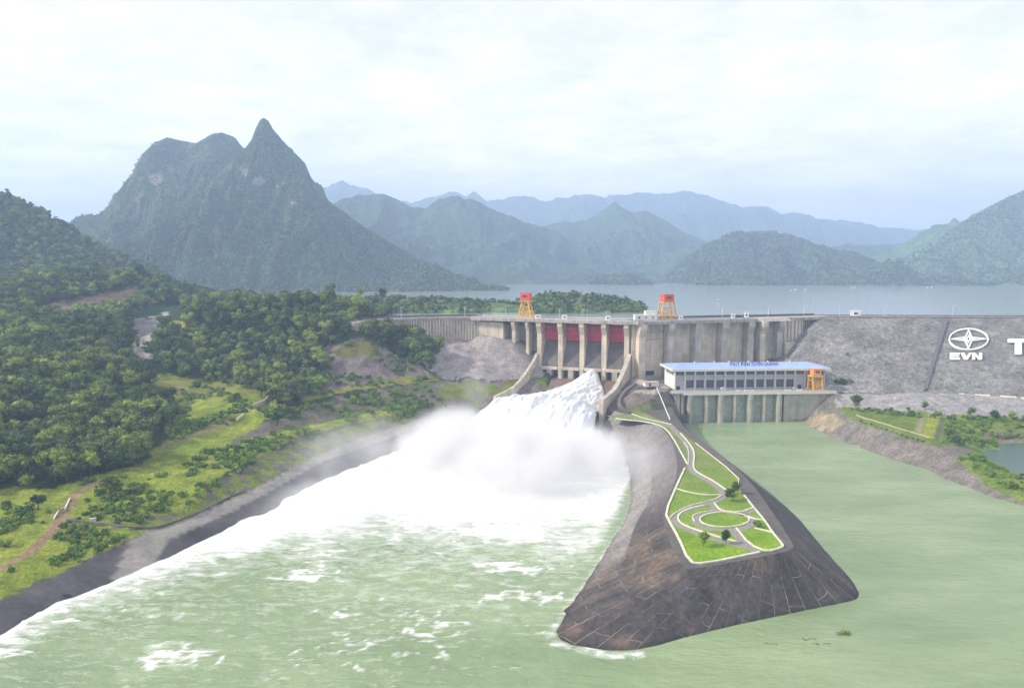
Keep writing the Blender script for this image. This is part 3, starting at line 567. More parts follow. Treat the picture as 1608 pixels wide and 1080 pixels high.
# ================================================================ MOUNTAINS
def mountain(name, outline, D, wf, wb, step=1.6, seed=0, base=LAKE - 4, p=1.15, rough=1.0, canopy=5.0, ny=150, col=(0.040, 0.072, 0.034), rocks=(), rockn=0.0, spur=1.0):
    xs = np.arange(outline[0][0], outline[-1][0], step); oy = np.interp(xs, [q[0] for q in outline], [q[1] for q in outline])
    oy = oy + (fbm(xs / 12, xs * 0 + seed, 4, seed) - 0.5) * 3.0 * rough
    d = [ray(a, b) for a, b in zip(xs, oy)]; wx = np.array([v.x * D / v.y for v in d]); wz = np.array([H + v.z * D / v.y for v in d])
    tt = np.concatenate([np.linspace(1, 0, ny) ** 1.0, -np.linspace(0, 1, 40)[1:] ** 1.2]); yy = np.where(tt >= 0, D - tt * wf, D - tt * wb)
    X = wx[None, :] * (1 - 0.0 * yy[:, None]) + 0 * yy[:, None]; Y = yy[:, None] + 0 * wx[None, :]; Y = Y + (Y < D) * (Y - D) * 0.45 * (fbm(X / (wf * .45), X * 0 + 3.1, 4, seed + 9) - 0.55); T = np.abs(tt)[:, None] + 0 * X
    hgt = np.max(wz) - base; sc = wf
    warp = (fbm(X / (sc * .35), Y / (sc * .35), 3, seed + 1) - 0.5) * sc * 0.9 * np.clip(T * 1.6, 0, 1)
    R = np.interp((X + warp).ravel(), wx, wz).reshape(X.shape) - base; R0 = wz[None, :] - base
    k = sstep(0.0, 0.3, T); Rm = R0 * (1 - k) + np.minimum(R, R0 * 1.25 + 10) * k
    prof = (1 - T) ** p
    Z = base + Rm * prof
    sp_ = (ridged(X / (sc * .22), Y / (sc * .5), 5, seed + 2) - 0.62) * hgt * 0.55 * spur * np.sin(np.clip(T, 0, 1) * math.pi) ** 0.8
    Z = Z + sp_ * np.clip(Rm / hgt + 0.15, 0, 1)
    cn = ridged(X / 17, Y / 17, 2, seed + 5); Z = Z + (cn - 0.5) * canopy * (1 - 0.0 * T)
    Z = np.where(Z < base, base, Z)
    G = fbm(X / 60, Y / 60, 4, seed + 7)[..., None]; g2 = fbm(X / 14, Y / 14, 3, seed + 8)[..., None]
    C_ = np.array(col) * (0.6 + 0.8 * G) * (0.5 + 1.0 * g2) * (0.72 + 0.56 * cn[..., None])
    U, V_ = pj(X, Y, Z)
    for (rx, ry, rw, rh) in rocks:
        q = ((U - rx) / rw) ** 2 + ((V_ - ry) / rh) ** 2 + (fbm(X / 25, Y / 60, 4, 99) - 0.5) * 3.2; C_[q < 0.75] = (0.24, 0.22, 0.20)
    if rockn: m = (fbm(X / 40, Y / 90 , 4, seed + 12) > 0.70) & (np.abs(np.gradient(Z, axis=0)) > 4); C_[m] = (0.13, 0.13, 0.12)
    o = mesh_np(name, np.stack([X, Y, Z], -1).reshape(-1, 3), grid_faces(len(xs), len(yy)), M['mount'], smooth=False, cols=C_.reshape(-1, 3)); tag(o, kind='structure')
    return X, Y, Z
mountain('mountain_twin_summit', spur=0.6, rough=0.6, canopy=3.5, outline=[(60, 440), (131, 366), (150, 345), (170, 330), (190, 313), (205, 290), (216, 268), (222, 243), (240, 228), (262, 216), (280, 220), (308, 226), (330, 212), (347, 208), (368, 216), (384, 234), (420, 270), (480, 330), (560, 400), (640, 440)], D=2250, wf=640, wb=700, seed=11, rocks=[(248, 282, 17, 8), (310, 330, 8, 6)], p=0.95, rockn=1)
mountain('mountain_spire', spur=0.75, rough=0.6, canopy=3.5, outline=[(215, 462), (260, 380), (300, 320), (345, 270), (383, 234), (394, 222), (401, 203), (408, 189), (415, 185), (421, 189), (429, 204), (444, 222), (462, 240), (479, 257), (490, 284), (505, 308), (540, 333), (580, 362), (620, 385), (660, 407), (700, 425), (760, 445), (800, 456)], D=2020, wf=440, wb=500, seed=23, rocks=[(378, 262, 9, 8), (460, 320, 9, 5), (410, 285, 14, 8), (440, 290, 12, 8), (385, 270, 5, 10)], p=0.92, rockn=1, ny=200)
mountain('mountain_near_range', [(440, 380), (500, 330), (540, 312), (565, 306), (590, 304), (612, 308), (635, 320), (665, 328), (690, 313), (715, 309), (740, 312), (760, 322), (790, 335), (830, 350), (870, 362), (900, 380), (960, 405), (1010, 430), (1040, 450)], 3300, 1000, 900, seed=31, step=1.5, rough=2.0)
mountain('mountain_knob_range', [(760, 440), (830, 360), (880, 350), (920, 348), (945, 330), (966, 317), (985, 333), (1012, 330), (1040, 344), (1075, 366), (1120, 385), (1180, 395), (1240, 420), (1300, 445)], 3900, 1100, 900, seed=41, step=1.5, rough=2.0)
mountain('mountain_far_range', [(480, 330), (505, 298), (537, 284), (560, 292), (580, 298), (610, 312), (648, 318), (680, 308), (712, 302), (728, 308), (744, 303), (765, 316), (800, 311), (838, 309), (850, 314), (870, 314), (905, 309), (935, 306), (950, 310), (985, 303), (1010, 306), (1040, 302), (1070, 302), (1105, 308), (1140, 318), (1160, 325), (1192, 323), (1215, 332), (1245, 336), (1290, 345), (1350, 352), (1395, 361), (1440, 368), (1490, 385), (1600, 400)], 6800, 1800, 1200, seed=53, step=1.2, rough=3.2, canopy=9, p=1.0)
mountain('mountain_farthest_range', [(1330, 400), (1385, 362), (1410, 358), (1440, 361), (1480, 358), (1520, 366), (1650, 380)], 9000, 1500, 1000, seed=61, step=2, canopy=8)
mountain('mountain_lakeside_slope', [(740, 446), (800, 432), (860, 424), (900, 419), (960, 417), (1020, 405), (1080, 394), (1130, 384), (1200, 400)], 3250, 500, 500, seed=73, step=1.5, col=(0.045, 0.080, 0.036))
mountain('mountain_lakeside_hill', [(1020, 452), (1050, 430), (1080, 400), (1130, 372), (1170, 363), (1200, 364), (1235, 366), (1262, 376), (1300, 392), (1330, 398), (1355, 410), (1380, 428), (1406, 440), (1425, 450)], 2750, 600, 700, seed=71, step=1.3, rough=2.6, spur=1.6, col=(0.048, 0.085, 0.036))
mountain('mountain_right_shoulder', [(1180, 445), (1230, 420), (1290, 395), (1330, 381), (1360, 386), (1400, 384), (1450, 384), (1520, 380), (1600, 380), (1900, 380)], 3700, 700, 700, seed=75, step=1.5, col=(0.045, 0.085, 0.036))
mountain('mountain_right_hill', [(1380, 440), (1420, 405), (1450, 388), (1500, 358), (1540, 332), (1575, 313), (1608, 299), (1660, 285), (1760, 270), (1900, 300)], 2900, 600, 900, seed=81, step=1.4, col=(0.07, 0.13, 0.045))
mountain('hill_left_far', [(-260, 260), (-100, 280), (0, 307), (40, 322), (80, 345), (120, 368), (150, 388), (185, 404), (220, 424), (250, 440), (275, 452), (310, 466), (360, 474)], 1180, 300, 300, seed=87, step=1.6, col=(0.042, 0.080, 0.032), canopy=6)
# low islands and the wooded spit in the lake
def land_strip(name, outline, D, shore_px, wf, wb, seed, cell_px=1.4, col=(0.05, 0.09, 0.03)):
    return mountain(name, outline, D, wf, wb, seed=seed, step=cell_px, base=LAKE - 1.5, p=0.6, rough=0.6, canopy=2.0, ny=60, col=col, spur=0.3)
land_strip('island_terrain', [(925, 447), (932, 440), (945, 436), (970, 434), (1000, 437), (1012, 443), (1017, 448)], 2420, 448, 130, 120, 91)
SPIT = land_strip('wooded_spit_terrain', [(180, 472), (300, 470), (420, 470), (520, 470), (600, 468), (700, 470), (780, 476), (815, 479), (835, 470), (860, 462), (900, 462), (950, 468), (980, 472), (1000, 477), (1006, 481)], 900, 488, 80, 130, 95, col=(0.075, 0.115, 0.035))
tag(bpy.data.objects['wooded_spit_terrain'], kind='structure')

# ================================================================ EMBANKMENT (rockfill)
emb = thing('rockfill_embankment', 'long grey rockfill dam face with a painted white emblem and letters', 'dam', (300, 560, 22))
def eb(o): o.location = -Vector((300, 560, 22)); return o
colsP = [((250, 668, 40), (279, 700, CR)), ((236, 630, 28), (279, 688, CR)), ((230, 604, 23.0), (281, 681, CR)), ((231, 584, 23.0), (284, 677, CR)), ((238, 570, 23.0), (289, 675.5, CR)), ((250, 563.5, 23.0), (296, 675.5, CR)), ((275, 561, 22.8), (312, 675, CR)), ((300, 558.5, 22.5), (330, 674, CR)), ((330, 553.5, 21.8), (356, 672, CR)), ((359, 548, 21), (385, 669.5, CR)), ((430, 535, 19), (440, 667, CR)), ((540, 515, 17), (540, 664, CR)), ((760, 475, 14), (760, 655, CR))]
cc = resample([tuple(a) + tuple(b) for a, b in colsP], 30); nk = 110; V2 = []; colr = []
for q in cc:
    a, b = np.array(q[:3]), np.array(q[3:]); t = np.linspace(-0.02, 1, nk)[:, None]; V2.append(a + (b - a) * t)
V2 = np.concatenate(V2); V2[:, 2] += (fbm(V2[:, 0] / 5, V2[:, 1] / 5, 4, 7) - 0.5) * 1.6 * (V2[:, 2] < CR - 0.3) - 0.4
nb2 = fbm(V2[:, 0] / 18, V2[:, 1] / 18, 5, 8)[:, None]; nb3 = fbm(V2[:, 0] / 2.5, V2[:, 1] / 2.5, 3, 18)[:, None]
colr = np.array((0.20, 0.197, 0.195)) * (0.65 + 0.7 * nb2) * (0.6 + 0.8 * nb3)
fs = grid_faces(nk, len(cc))
o = eb(mesh_np('rock_face', V2, fs, M['rip'], emb, smooth=True, cols=colr))
colsP_np = np.array([tuple(a) + tuple(b) for a, b in colsP])
def eface(px, py, off=0.7):
    """point of the rock face seen at a pixel (ray against the ruled face)"""
    d = np.array(ray(px, py)); best = None
    for q0, q1 in zip(colsP_np[5:-1], colsP_np[6:]):
        a, b, c_ = q0[:3], q0[3:], q1[:3]; n = np.cross(c_ - a, b - a); n /= np.linalg.norm(n)
        if n[2] < 0: n = -n
        t = np.dot(a + n * off - np.array((0, 0, H)), n) / np.dot(d, n); p = np.array((0, 0, H)) + d * t
        # inside between columns?
        s = (p[2] - a[2]) / (b[2] - a[2]); xl = a[0] + (b[0] - a[0]) * s; xr = q1[0] + (q1[3] - q1[0]) * s
        if xl - 0.5 <= p[0] <= xr + 0.5: best = (Vector(p), Vector(n))
    return best
def eframe(px, py):
    """tangent frame of the rock face whose unit is the size that one photo pixel spans there"""
    p, n = eface(px, py); ex = (eface(px + 6, py)[0] - p) / 6; ey = (eface(px, py - 6)[0] - p) / 6
    Mx = Matrix((ex, ey, n)).transposed().to_4x4(); Mx.translation = p; return Mx
FX = eframe(1521, 532); off = Matrix.Translation(-Vector((300, 560, 22))); rxe, rye = 31.5, 17.0
def plate(name, loops, mat, parent, M4, th=0.3):
    """flat letters: list of (outer, inner or None) loops in the plane, given thickness"""
    mb = MB()
    for outer, inner in loops:
        n = len(outer)
        if inner is None:
            mb.add([M4 @ Vector((x, y, th)) for x, y in outer] + [M4 @ Vector((x, y, -0.8)) for x, y in outer], [tuple(range(n))] + [(k, (k + 1) % n, n + (k + 1) % n, n + k) for k in range(n)])
        else:
            vs = [M4 @ Vector((x, y, th)) for x, y in outer] + [M4 @ Vector((x, y, th)) for x, y in inner] + [M4 @ Vector((x, y, -0.8)) for x, y in outer] + [M4 @ Vector((x, y, -0.8)) for x, y in inner]
            mb.add(vs, [(k, (k + 1) % n, n + (k + 1) % n, n + k) for k in range(n)] + [(k, 2 * n + k, 2 * n + (k + 1) % n, (k + 1) % n) for k in range(n)] + [(n + k, n + (k + 1) % n, 3 * n + (k + 1) % n, 3 * n + k) for k in range(n)])
    return mb.build(name, mat, parent)
ang = [2 * math.pi * k / 64 for k in range(64)]
ell = [(math.cos(a) * rxe, math.sin(a) * rye) for a in ang]; eli = [(math.cos(a) * rxe * 0.93, math.sin(a) * rye * 0.90) for a in ang]
def star(r1, r2, rx, ry): return [(math.sin(k * math.pi / 4) * (r1 if k % 2 == 0 else r2) * rx, math.cos(k * math.pi / 4) * (r1 if k % 2 == 0 else r2) * ry) for k in range(8)]
plate('emblem', [(ell, eli), (star(0.93, 0.27, rxe, rye), star(0.62, 0.19, rxe, rye)), (star(0.40, 0.14, rxe, rye), star(0.16, 0.06, rxe, rye))], M['white'], emb, off @ FX)
FE = eframe(1516.5, 559.2)
E_l = [(-25, -5.2), (-25, 5.2), (-9, 5.2), (-9, 2.5), (-19.5, 2.5), (-19.5, 1.3), (-10.5, 1.3), (-10.5, -1.3), (-19.5, -1.3), (-19.5, -2.5), (-9, -2.5), (-9, -5.2)]
V_l = [(-8, 5.2), (-2.6, 5.2), (1.2, -0.8), (5.2, 5.2), (10.0, 5.2), (3.2, -5.2), (-1.6, -5.2)]
N_l = [(9.2, -5.2), (9.2, 5.2), (13.8, 5.2), (20.2, -1.0), (20.2, 5.2), (25, 5.2), (25, -5.2), (20.4, -5.2), (14.0, 1.0), (14.0, -5.2)]
N_l = [(x + 0.8, y) for x, y in N_l]
plate('letters', [(q[::-1] if False else q, None) for q in (E_l, V_l, N_l)], M['white'], emb, off @ FE)
FT = eframe(1599, 544)
plate('letter', [([(-17, 12), (-17, 6.5), (-5.5, 6.5), (-5.5, -12), (5.5, -12), (5.5, 6.5), (17, 6.5), (17, 12)], None)], M['white'], emb, off @ FT)
# drain strip down the face
mb = MB(); st = []
for px_, py_, w_ in [(1486, 501, 3.2), (1478, 527, 3.0), (1470, 554, 2.8), (1462, 582, 2.6), (1453.5, 611, 2.4)]:
    a, b = eface(px_ - w_, py_, 1.0)[0], eface(px_ + w_, py_, 1.0)[0]; st.append((a, b))
for (a, b), (c_, d) in zip(st[:-1], st[1:]):
    dn = Vector((0, 0, -1.6)); mb.add([a, b, d, c_, a + dn, b + dn, d + dn, c_ + dn], [(0, 1, 2, 3), (0, 3, 7, 4), (1, 5, 6, 2)])
eb(mb.build('drain_channel', simple('dark_drain_rock', (0.13, 0.125, 0.13), 0.9, 0.3, 1.0), emb))
# ================================================================ generic road / wall along a polyline
def ribbon(pts, w0, w1, z0, z1, mb=None):
    """box-section ribbon; w0/w1 lateral offsets, z0/z1 relative heights"""
    mb = mb or MB(); P_ = [Vector(p) for p in pts]; n = len(P_); out = []
    for i, p in enumerate(P_):
        d = (P_[min(i + 1, n - 1)] - P_[max(i - 1, 0)]); d.z = 0; d.normalize(); nr = Vector((-d.y, d.x, 0))
        out.append([p + nr * w0 + Vector((0, 0, z0)), p + nr * w1 + Vector((0, 0, z0)), p + nr * w1 + Vector((0, 0, z1)), p + nr * w0 + Vector((0, 0, z1))])
    vs = [v for r in out for v in r]; fs = [(0, 1, 2, 3), tuple(4 * (n - 1) + k for k in (3, 2, 1, 0))]
    for i in range(n - 1):
        for k in range(4): fs.append((4 * i + k, 4 * i + (k + 1) % 4, 4 * i + 4 + (k + 1) % 4, 4 * i + 4 + k))
    mb.add(vs, fs); return mb
er = [(281, 681), (289, 676.5), (312, 675), (356, 672), (385, 669.5), (440, 667), (540, 664), (760, 655)]
eb(ribbon([(x, y + 4, CR) for x, y in er], -5, 5, -1.0, 0.0).build('crest_road', M['asphalt'], emb))
eb(ribbon([(x, y + 0.3, CR) for x, y in er], -0.25, 0.25, -0.5, 1.0).build('parapet', M['conc_grey'], emb))
eb(ribbon([(x, y + 8.8, CR) for x, y in er], -0.3, 0.3, -6.5, 1.2).build('wave_wall', M['rail'], emb))
mb = MB()
for i in range(30): y = 670 + i * 0.0
eb(ribbon([(x, y + 9.5, CR) for x, y in er], 0, 30, -14, -6.2).build('upstream_slab', M['conc_grey'], emb))

# ================================================================ SPILLWAY
sw = thing('spillway', 'concrete spillway with four red gates pouring white water down its chute', 'spillway', tuple(S0) )
def sl_(o): o.location = -S0; return o
def sprof(prof, u0, u1, mb=None):
    mb = mb or MB(); return mb.prism([sp(u0, s, z) for s, z in prof], sp(u0, 0, 0), sp(u1, 0, 0))
PH_ = 2.1
for k in range(5):
    u = k * PITCH
    mb = sprof([(-24, 8), (-0.5, 8), (-0.5, 60), (3.2, 67), (3.2, 70.4), (-24, 70.4)], u - PH_, u + PH_)
    sprof([(-1.2, 8), (1.0, 8), (1.0, 30), (-1.2, 32)], u - PH_ + 0.5, u + PH_ - 0.5, mb)
    sl_(mb.build('pier', M['conc'], sw))
for k in range(4):
    u0, u1 = k * PITCH + PH_ + 0.02, (k + 1) * PITCH - PH_ - 0.02
    arc = [(1 - 15 * math.cos(a), 60 + 15 * math.sin(a)) for a in np.linspace(-0.45, 0.62, 12)]
    mb = sprof(arc + [(s - 0.5, z) for s, z in arc[::-1]], u0 + .1, u1 - .1); n = 14
    for i in range(n + 1):
        uu = u0 + 0.4 + (u1 - u0 - 0.8) * i / n; sprof([(s + 0.02, z) for s, z in arc] + [(s + 0.7, z) for s, z in arc[::-1]], uu - 0.1, uu + 0.1, mb)
    for j in (2, 5, 8): s, z = arc[j]; sprof([(s, z - .3), (s + 1.3, z - .3), (s + 1.3, z + .3), (s, z + .3)], u0 + .3, u1 - .3, mb)
    g = sl_(mb.build('gate', M['red'], sw))
    for uu in (u0 + 1.4, u1 - 1.4):
        mb = MB()
        for j in (2, 8): mb.bar(sp(uu, -0.5, 60), sp(uu, arc[j][0] + 1.2, arc[j][1]), 0.6)
        a_ = mb.build('gate_arm', M['red'], g)
    sl_(sprof([(-24, 8), (-24, 51), (-15, 53.3), (-12.5, 52.6), (-9.5, 48), (-6, 41), (-3, 35), (-0.8, 31.6), (0.6, 31.0), (0.6, 29.2), (-8, 29.2), (-8, 8)], u0, u1).build('overflow_crest', M['conc_dark'], sw))
    sl_(sprof([(0.6, 31.35), (1.1, 31.3), (1.1, 28.6), (0.6, 28.6)], u0, u1).build('lip_beam', M['conc'], sw))
    um = (u0 + u1) / 2
    sl_(sprof([(-8, 12), (0.9, 12), (0.9, 28.6), (-8, 28.6)], um - 2.3, um + 2.3).build('sluice_pillar', M['conc_old'], sw))
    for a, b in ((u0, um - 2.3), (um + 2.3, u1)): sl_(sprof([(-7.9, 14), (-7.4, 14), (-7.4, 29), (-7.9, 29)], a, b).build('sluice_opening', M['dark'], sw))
FL = [(-8, 21.5), (10, 20.5), (30, 16), (55, 12.5), (80, 11), (92, 11.6), (101, 13.5)]
mb = MB(); mb.prism([sp(-1, s, z) for s, z in FL] + [sp(-1, 101, -8), sp(-1, -8, -8)], sp(-1, 0, 0), sp(79, 0, 0)); sl_(mb.build('chute_floor', simple('brown_stained_chute', (0.20, 0.13, 0.10), 0.8, 0.3, 0.2), sw))
WT = [(-0.4, 44.5), (3, 42.5), (8, 39.5), (14, 36.8), (22, 34), (34, 30), (48, 26), (61, 23.5), (80, 22.8), (103, 22.6)]
for u0, u1, dz in ((-3.2, -1.2, -2.5), (79.0, 82.0, 0)):
    w = sprof([(s, z + dz) for s, z in WT] + [(103, -6), (-0.4, -6)], u0, u1); ob = sl_(w.build('training_wall', M['conc'], sw))
    cp = [(s, z + dz + .02) for s, z in WT] + [(s, z + dz + 0.5) for s, z in WT[::-1]]; sl_(sprof(cp, u0 - .25, u1 + .25).build('wall_coping', M['conc_grey'], sw)).parent = sw
# deck
dl, dr = -64, 90
sl_(sprof([(-24, 70.4), (4.2, 70.4), (4.2, 73), (-24, 73)], dl, dr).build('bridge_deck', M['conc_old'], sw))
sl_(sprof([(-18, 73.02), (-6, 73.02), (-6, 73.06), (-18, 73.06)], dl, dr).build('deck_road', M['asphalt'], sw))
for s_, nm in ((3.9, 'guardrail'), (-23.5, 'guardrail')):
    mb = sprof([(s_ - .15, 73), (s_ + .15, 73), (s_ + .15, 73.45), (s_ - .15, 73.45)], dl, dr)
    for i in range(0, 78): mb.bar(sp(dl + 2 * i, s_, 73.4), sp(dl + 2 * i, s_, 74.3), 0.12)
    mb.bar(sp(dl, s_, 74.3), sp(dr, s_, 74.3), 0.12); mb.bar(sp(dl, s_, 73.9), sp(dr, s_, 73.9), 0.08); sl_(mb.build(nm, M['metal'], sw))
# dark shaft between spillway and intakes
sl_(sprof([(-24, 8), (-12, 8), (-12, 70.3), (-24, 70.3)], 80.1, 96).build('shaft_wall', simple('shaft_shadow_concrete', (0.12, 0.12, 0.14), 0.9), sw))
mb = MB()
for i in range(18): mb.bar(sp(81, -11, 24 + i * 2.6), sp(86, -11, 24 + i * 2.6), 0.35)
sl_(mb.build('access_ladder', M['rail'], sw))
# side piers left of the gates
for u, zb, w in ((-24, 46, 3.2), (-11, 32, 2.6)):
    mb = sprof([(-22, zb - 12), (0, zb - 12), (0, 62), (3.2, 68), (3.2, 70.4), (-22, 70.4)], u - w / 2, u + w / 2); sl_(mb.build('side_pier', M['conc'], sw))
mb = MB(); sprof([(-22, 40), (-16, 40), (-16, 70.4), (-22, 70.4)], -34, -4, mb)
for i in range(14): u = -33 + 2.1 * i; sprof([(-16, 44), (-15, 44), (-15, 70.4), (-16, 70.4)], u - .3, u + .3, mb)
sl_(mb.build('back_wall', M['conc_grey'], sw))
sl_(sprof([(-22, 48), (0, 48), (0, 69), (-22, 69)], -62, -34).build('abutment_block', M['conc'], sw))

# huts on the spillway deck
def hut(px, D, w, d, h, label, name='control_hut'):
    p = atD(px, 500, D); e = thing(name, label, 'hut', (p.x, p.y, CR + 0.06), math.radians(-20), 'white huts along the dam crest')
    MB().box((0, 0, h / 2), (w, d, h)).build('wall', M['white'], e); MB().box((0, 0, h + 0.15), (w + 0.7, d + 0.7, 0.3)).build('roof', M['cream'], e)
    MB().box((0, -d / 2 - 0.03, h * 0.55), (w * 0.35, 0.1, h * 0.4)).build('window', M['glass'], e); MB().box((w * 0.3, -d / 2 - 0.03, h * 0.42), (w * 0.2, 0.08, h * 0.8)).build('door', M['grey_light'], e); return e
hut(845, 651, 5, 3.5, 2.9, 'small white hut on the spillway deck beside the left gantry crane')
hut(887, 640, 4.4, 3.5, 3.2, 'small white hut on the spillway deck above the second pier')
hut(955, 628, 4.4, 3.5, 3.2, 'small white hut on the spillway deck above the fourth pier')
hut(1069, 637, 3.4, 3, 2.6, 'small white hut just right of the crane with the wide yellow frame')
hut(1151, 658, 3.6, 3, 3.2, 'white hut on the crest above the third panel of the intake wall')
hut(1172, 663, 4, 3, 4.2, 'tallest white hut on the crest, above the last buttress of the intake dam')
e = hut(1343, 680, 8.5, 6, 5.0, 'white boxy gatehouse on the crest at the start of the rockfill dam', 'gatehouse')

# ================================================================ INTAKE DAM
idm = thing('intake_dam', 'tall beige concrete intake dam with thick buttresses behind the power house', 'dam', tuple(I0))
def il(o): o.location = -I0; return o
def iprof(prof, l0, l1, mb=None):
    mb = mb or MB(); return mb.prism([ip(l0, s, z) for s, z in prof], ip(l0, 0, 0), ip(l1, 0, 0))
il(iprof([(-20, 10), (0, 10), (0, 70.4), (-20, 70.4)], -12, 103).build('face_wall', M['conc'], idm))
for l in (-6, 21, 47.5, 74, 101):
    mb = iprof([(0, 10), (7.0, 10), (7.0, 60.5), (9.0, 66), (9.0, 70.4), (0, 70.4)], l - 3.1, l + 3.1); iprof([(7.0, 45), (7.5, 45), (7.5, 60), (7.0, 60)], l - 2.2, l + 2.2, mb); il(mb.build('buttress', M['conc_grey'] if l > 0 else M['conc'], idm))
il(iprof([(-20, 70.4), (9.2, 70.4), (9.2, 73), (-20, 73)], -12, 106).build('crest_deck', M['conc_old'], idm))
il(iprof([(-12, 73.02), (0, 73.02), (0, 73.06), (-12, 73.06)], -12, 106).build('crest_road', M['asphalt'], idm))
mb = iprof([(8.8, 73), (9.1, 73), (9.1, 73.5), (8.8, 73.5)], -12, 106)
for i in range(59): mb.bar(ip(-12 + 2 * i, 8.95, 73.4), ip(-12 + 2 * i, 8.95, 74.3), 0.12)
mb.bar(ip(-12, 8.95, 74.3), ip(106, 8.95, 74.3), 0.12); il(mb.build('guardrail', M['metal'], idm))
il(iprof([(-19.6, 73), (-19.2, 73), (-19.2, 75.0), (-19.6, 75.0)], 24, 106).build('wave_wall', M['rail'], idm))
mb = MB()
for z in (63.5, 57):
    for l in (-1, 14): mb.box(tuple(ip(l + 1, 0.25, z)), (2, 0.5, 1.6), math.radians(18))
    iprof([(0, z - .5), (0.5, z - .5), (0.5, z + .1), (0, z + .1)], -2.9, 17.9, mb)
il(mb.build('wall_bracket', M['conc_old'], idm))
il(MB().box(tuple(ip(5, 0.3, 28)), (7.5, 0.8, 3.5), math.radians(18)).build('gallery_opening', M['dark'], idm))
# thin dark joints between the blocks
mb = MB()
for l in (18.1 - 0.5, 44.0, 70.5, 97.4, 24.4, 51, 77.6): mb.box(tuple(ip(l, 0.06, 40)), (0.35, 0.14, 60), math.radians(18))
il(mb.build('joint', M['conc_dark'], idm))
mb = MB()
for l in (4, 30, 36, 58, 64, 84, 90): mb.box(tuple(ip(l, 0.05, 33)), (0.3, 0.1, 4 + 3 * random.random()), math.radians(18))
# right abutment blocks
rg = thing('abutment_wall', 'ribbed grey concrete wall blocks between the intake dam and the rockfill', 'wall', (212, 653, 40))
def rl(o): o.location = (-212, -653, -40); return o
ra_ = Vector((209, 651, 0)); rb_ = Vector((290, 677, 0)); rd = (rb_ - ra_).normalized(); rn = Vector((rd.y, -rd.x, 0))
def rp_(l, s, z): v = ra_ + rd * l + rn * s; return Vector((v.x, v.y, z))
def rprof(prof, l0, l1, mb=None):
    mb = mb or MB(); return mb.prism([rp_(l0, s, z) for s, z in prof], rp_(l0, 0, 0), rp_(l1, 0, 0))
rl(rprof([(-16, 20), (-2, 20), (-2, 70.4), (-16, 70.4)], 0, 84).build('face_wall', M['conc_grey'], rg))
for l, s0, s1, zb in ((13, 8.0, 11, 30), (33, 5.0, 8, 42)):
    rl(rprof([(-2, zb - 15), (s0, zb - 15), (s0 - 1, 60), (s1, 66), (s1, 70.4), (-2, 70.4)], l - 2.8, l + 2.8).build('buttress', M['conc'] if l < 20 else M['conc_grey'], rg))
rl(rprof([(-2, 38), (6, 38), (6, 50), (1.5, 51), (1.5, 70.4), (-2, 70.4)], 38, 60).build('side_block', M['conc'], rg))
mb = MB()
for i in range(6): rprof([(1.5, 51), (2.3, 51), (2.3, 70.4), (1.5, 70.4)], 39 + i * 3.8, 39.8 + i * 3.8, mb)
rl(mb.build('wall_rib', M['conc_old'], rg))
mb = MB()
for i in range(8): rprof([(-2, 50), (-1.2, 50), (-1.2, 70), (-2, 70)], 62 + i * 2.7, 62.5 + i * 2.7, mb)
rl(mb.build('steel_mesh_screen', simple('dark_green_netting', (0.05, 0.08, 0.07), 0.9), rg))
rl(rprof([(-16, 70.4), (8, 70.4), (4, 73), (-16, 73)], -3, 42).build('crest_deck', M['conc_old'], rg))
rl(rprof([(-16, 70.4), (2.5, 70.4), (2.5, 73.01), (-16, 73.01)], 42, 86).build('crest_walkway', M['conc_old'], rg))
rl(rprof([(-15.6, 73), (-15.2, 73), (-15.2, 75.0), (-15.6, 75.0)], -3, 86).build('wave_wall', M['rail'], rg))
mb = MB()
for i in range(44): mb.bar(rp_(-2 + 2 * i, 2.2, 73), rp_(-2 + 2 * i, 2.2, 74.2), 0.12)
mb.bar(rp_(-2, 2.2, 74.2), rp_(85, 2.2, 74.2), 0.12); rl(mb.build('guardrail', M['metal'], rg))
# rock pile at its foot
gxq = axis(205, 292, 1.2, 1.2); gyq = axis(612, 676, 1.2, 1.2); X, Y = np.meshgrid(gxq, gyq)
Z = 22 + np.clip((X - 205) / 80, 0, 1) * 26 + np.clip((Y - 615) / 50, 0, 1) * 8 - 4 + (ridged(X / 9, Y / 14, 4, 3) - 0.5) * 9 + (fbm(X / 3, Y / 3, 3, 3) - .5) * 2
nn = fbm(X / 4, Y / 10, 4, 33)[..., None]; c3 = np.array((0.20, 0.18, 0.175)) * (0.4 + 1.2 * nn)
o = mesh_np('rock_gully_terrain', np.stack([X, Y, Z], -1).reshape(-1, 3), grid_faces(len(gxq), len(gyq)), M['rip'], smooth=True, cols=c3.reshape(-1, 3)); tag(o, kind='structure')

# ================================================================ CURVED LEFT WALL
lw = thing('gravity_wall', 'long curved concrete dam wall with close vertical ribs left of the spillway', 'wall', (-72, 664, 58))
def ll(o): o.location = (72, -664, -58); return o
LC = [(-127, 606), (-122, 615), (-112, 630), (-96, 646), (-78, 658), (-58, 664), (-42, 665.5), (-34, 665)]
LCs = smooth_closed_ends([(x, y, 0) for x, y in LC], 3)
ll(ribbon([(x, y, 0) for x, y, _ in LCs], 0, 16, 50, CR - 1.2).build('face_wall', M['conc_old'], lw)); 
mb = MB(); acc = 0; last = None
ln = [(Vector(a), Vector(b)) for a, b in zip(LCs[:-1], LCs[1:])]; pos = 0; nxt = 1.0
for a, b in ln:
    Lg = (b - a).length; d = (b - a).normalized(); n_ = Vector((d.y, -d.x, 0))
    while nxt <= pos + Lg:
        c_ = a + d * (nxt - pos); mb.box((c_.x + n_.x * 0.45, c_.y + n_.y * 0.45, 61), (0.9, 0.9, 21.6), math.atan2(d.y, d.x)); nxt += 2.7
    pos += Lg
ll(mb.build('wall_rib', M['conc'], lw))
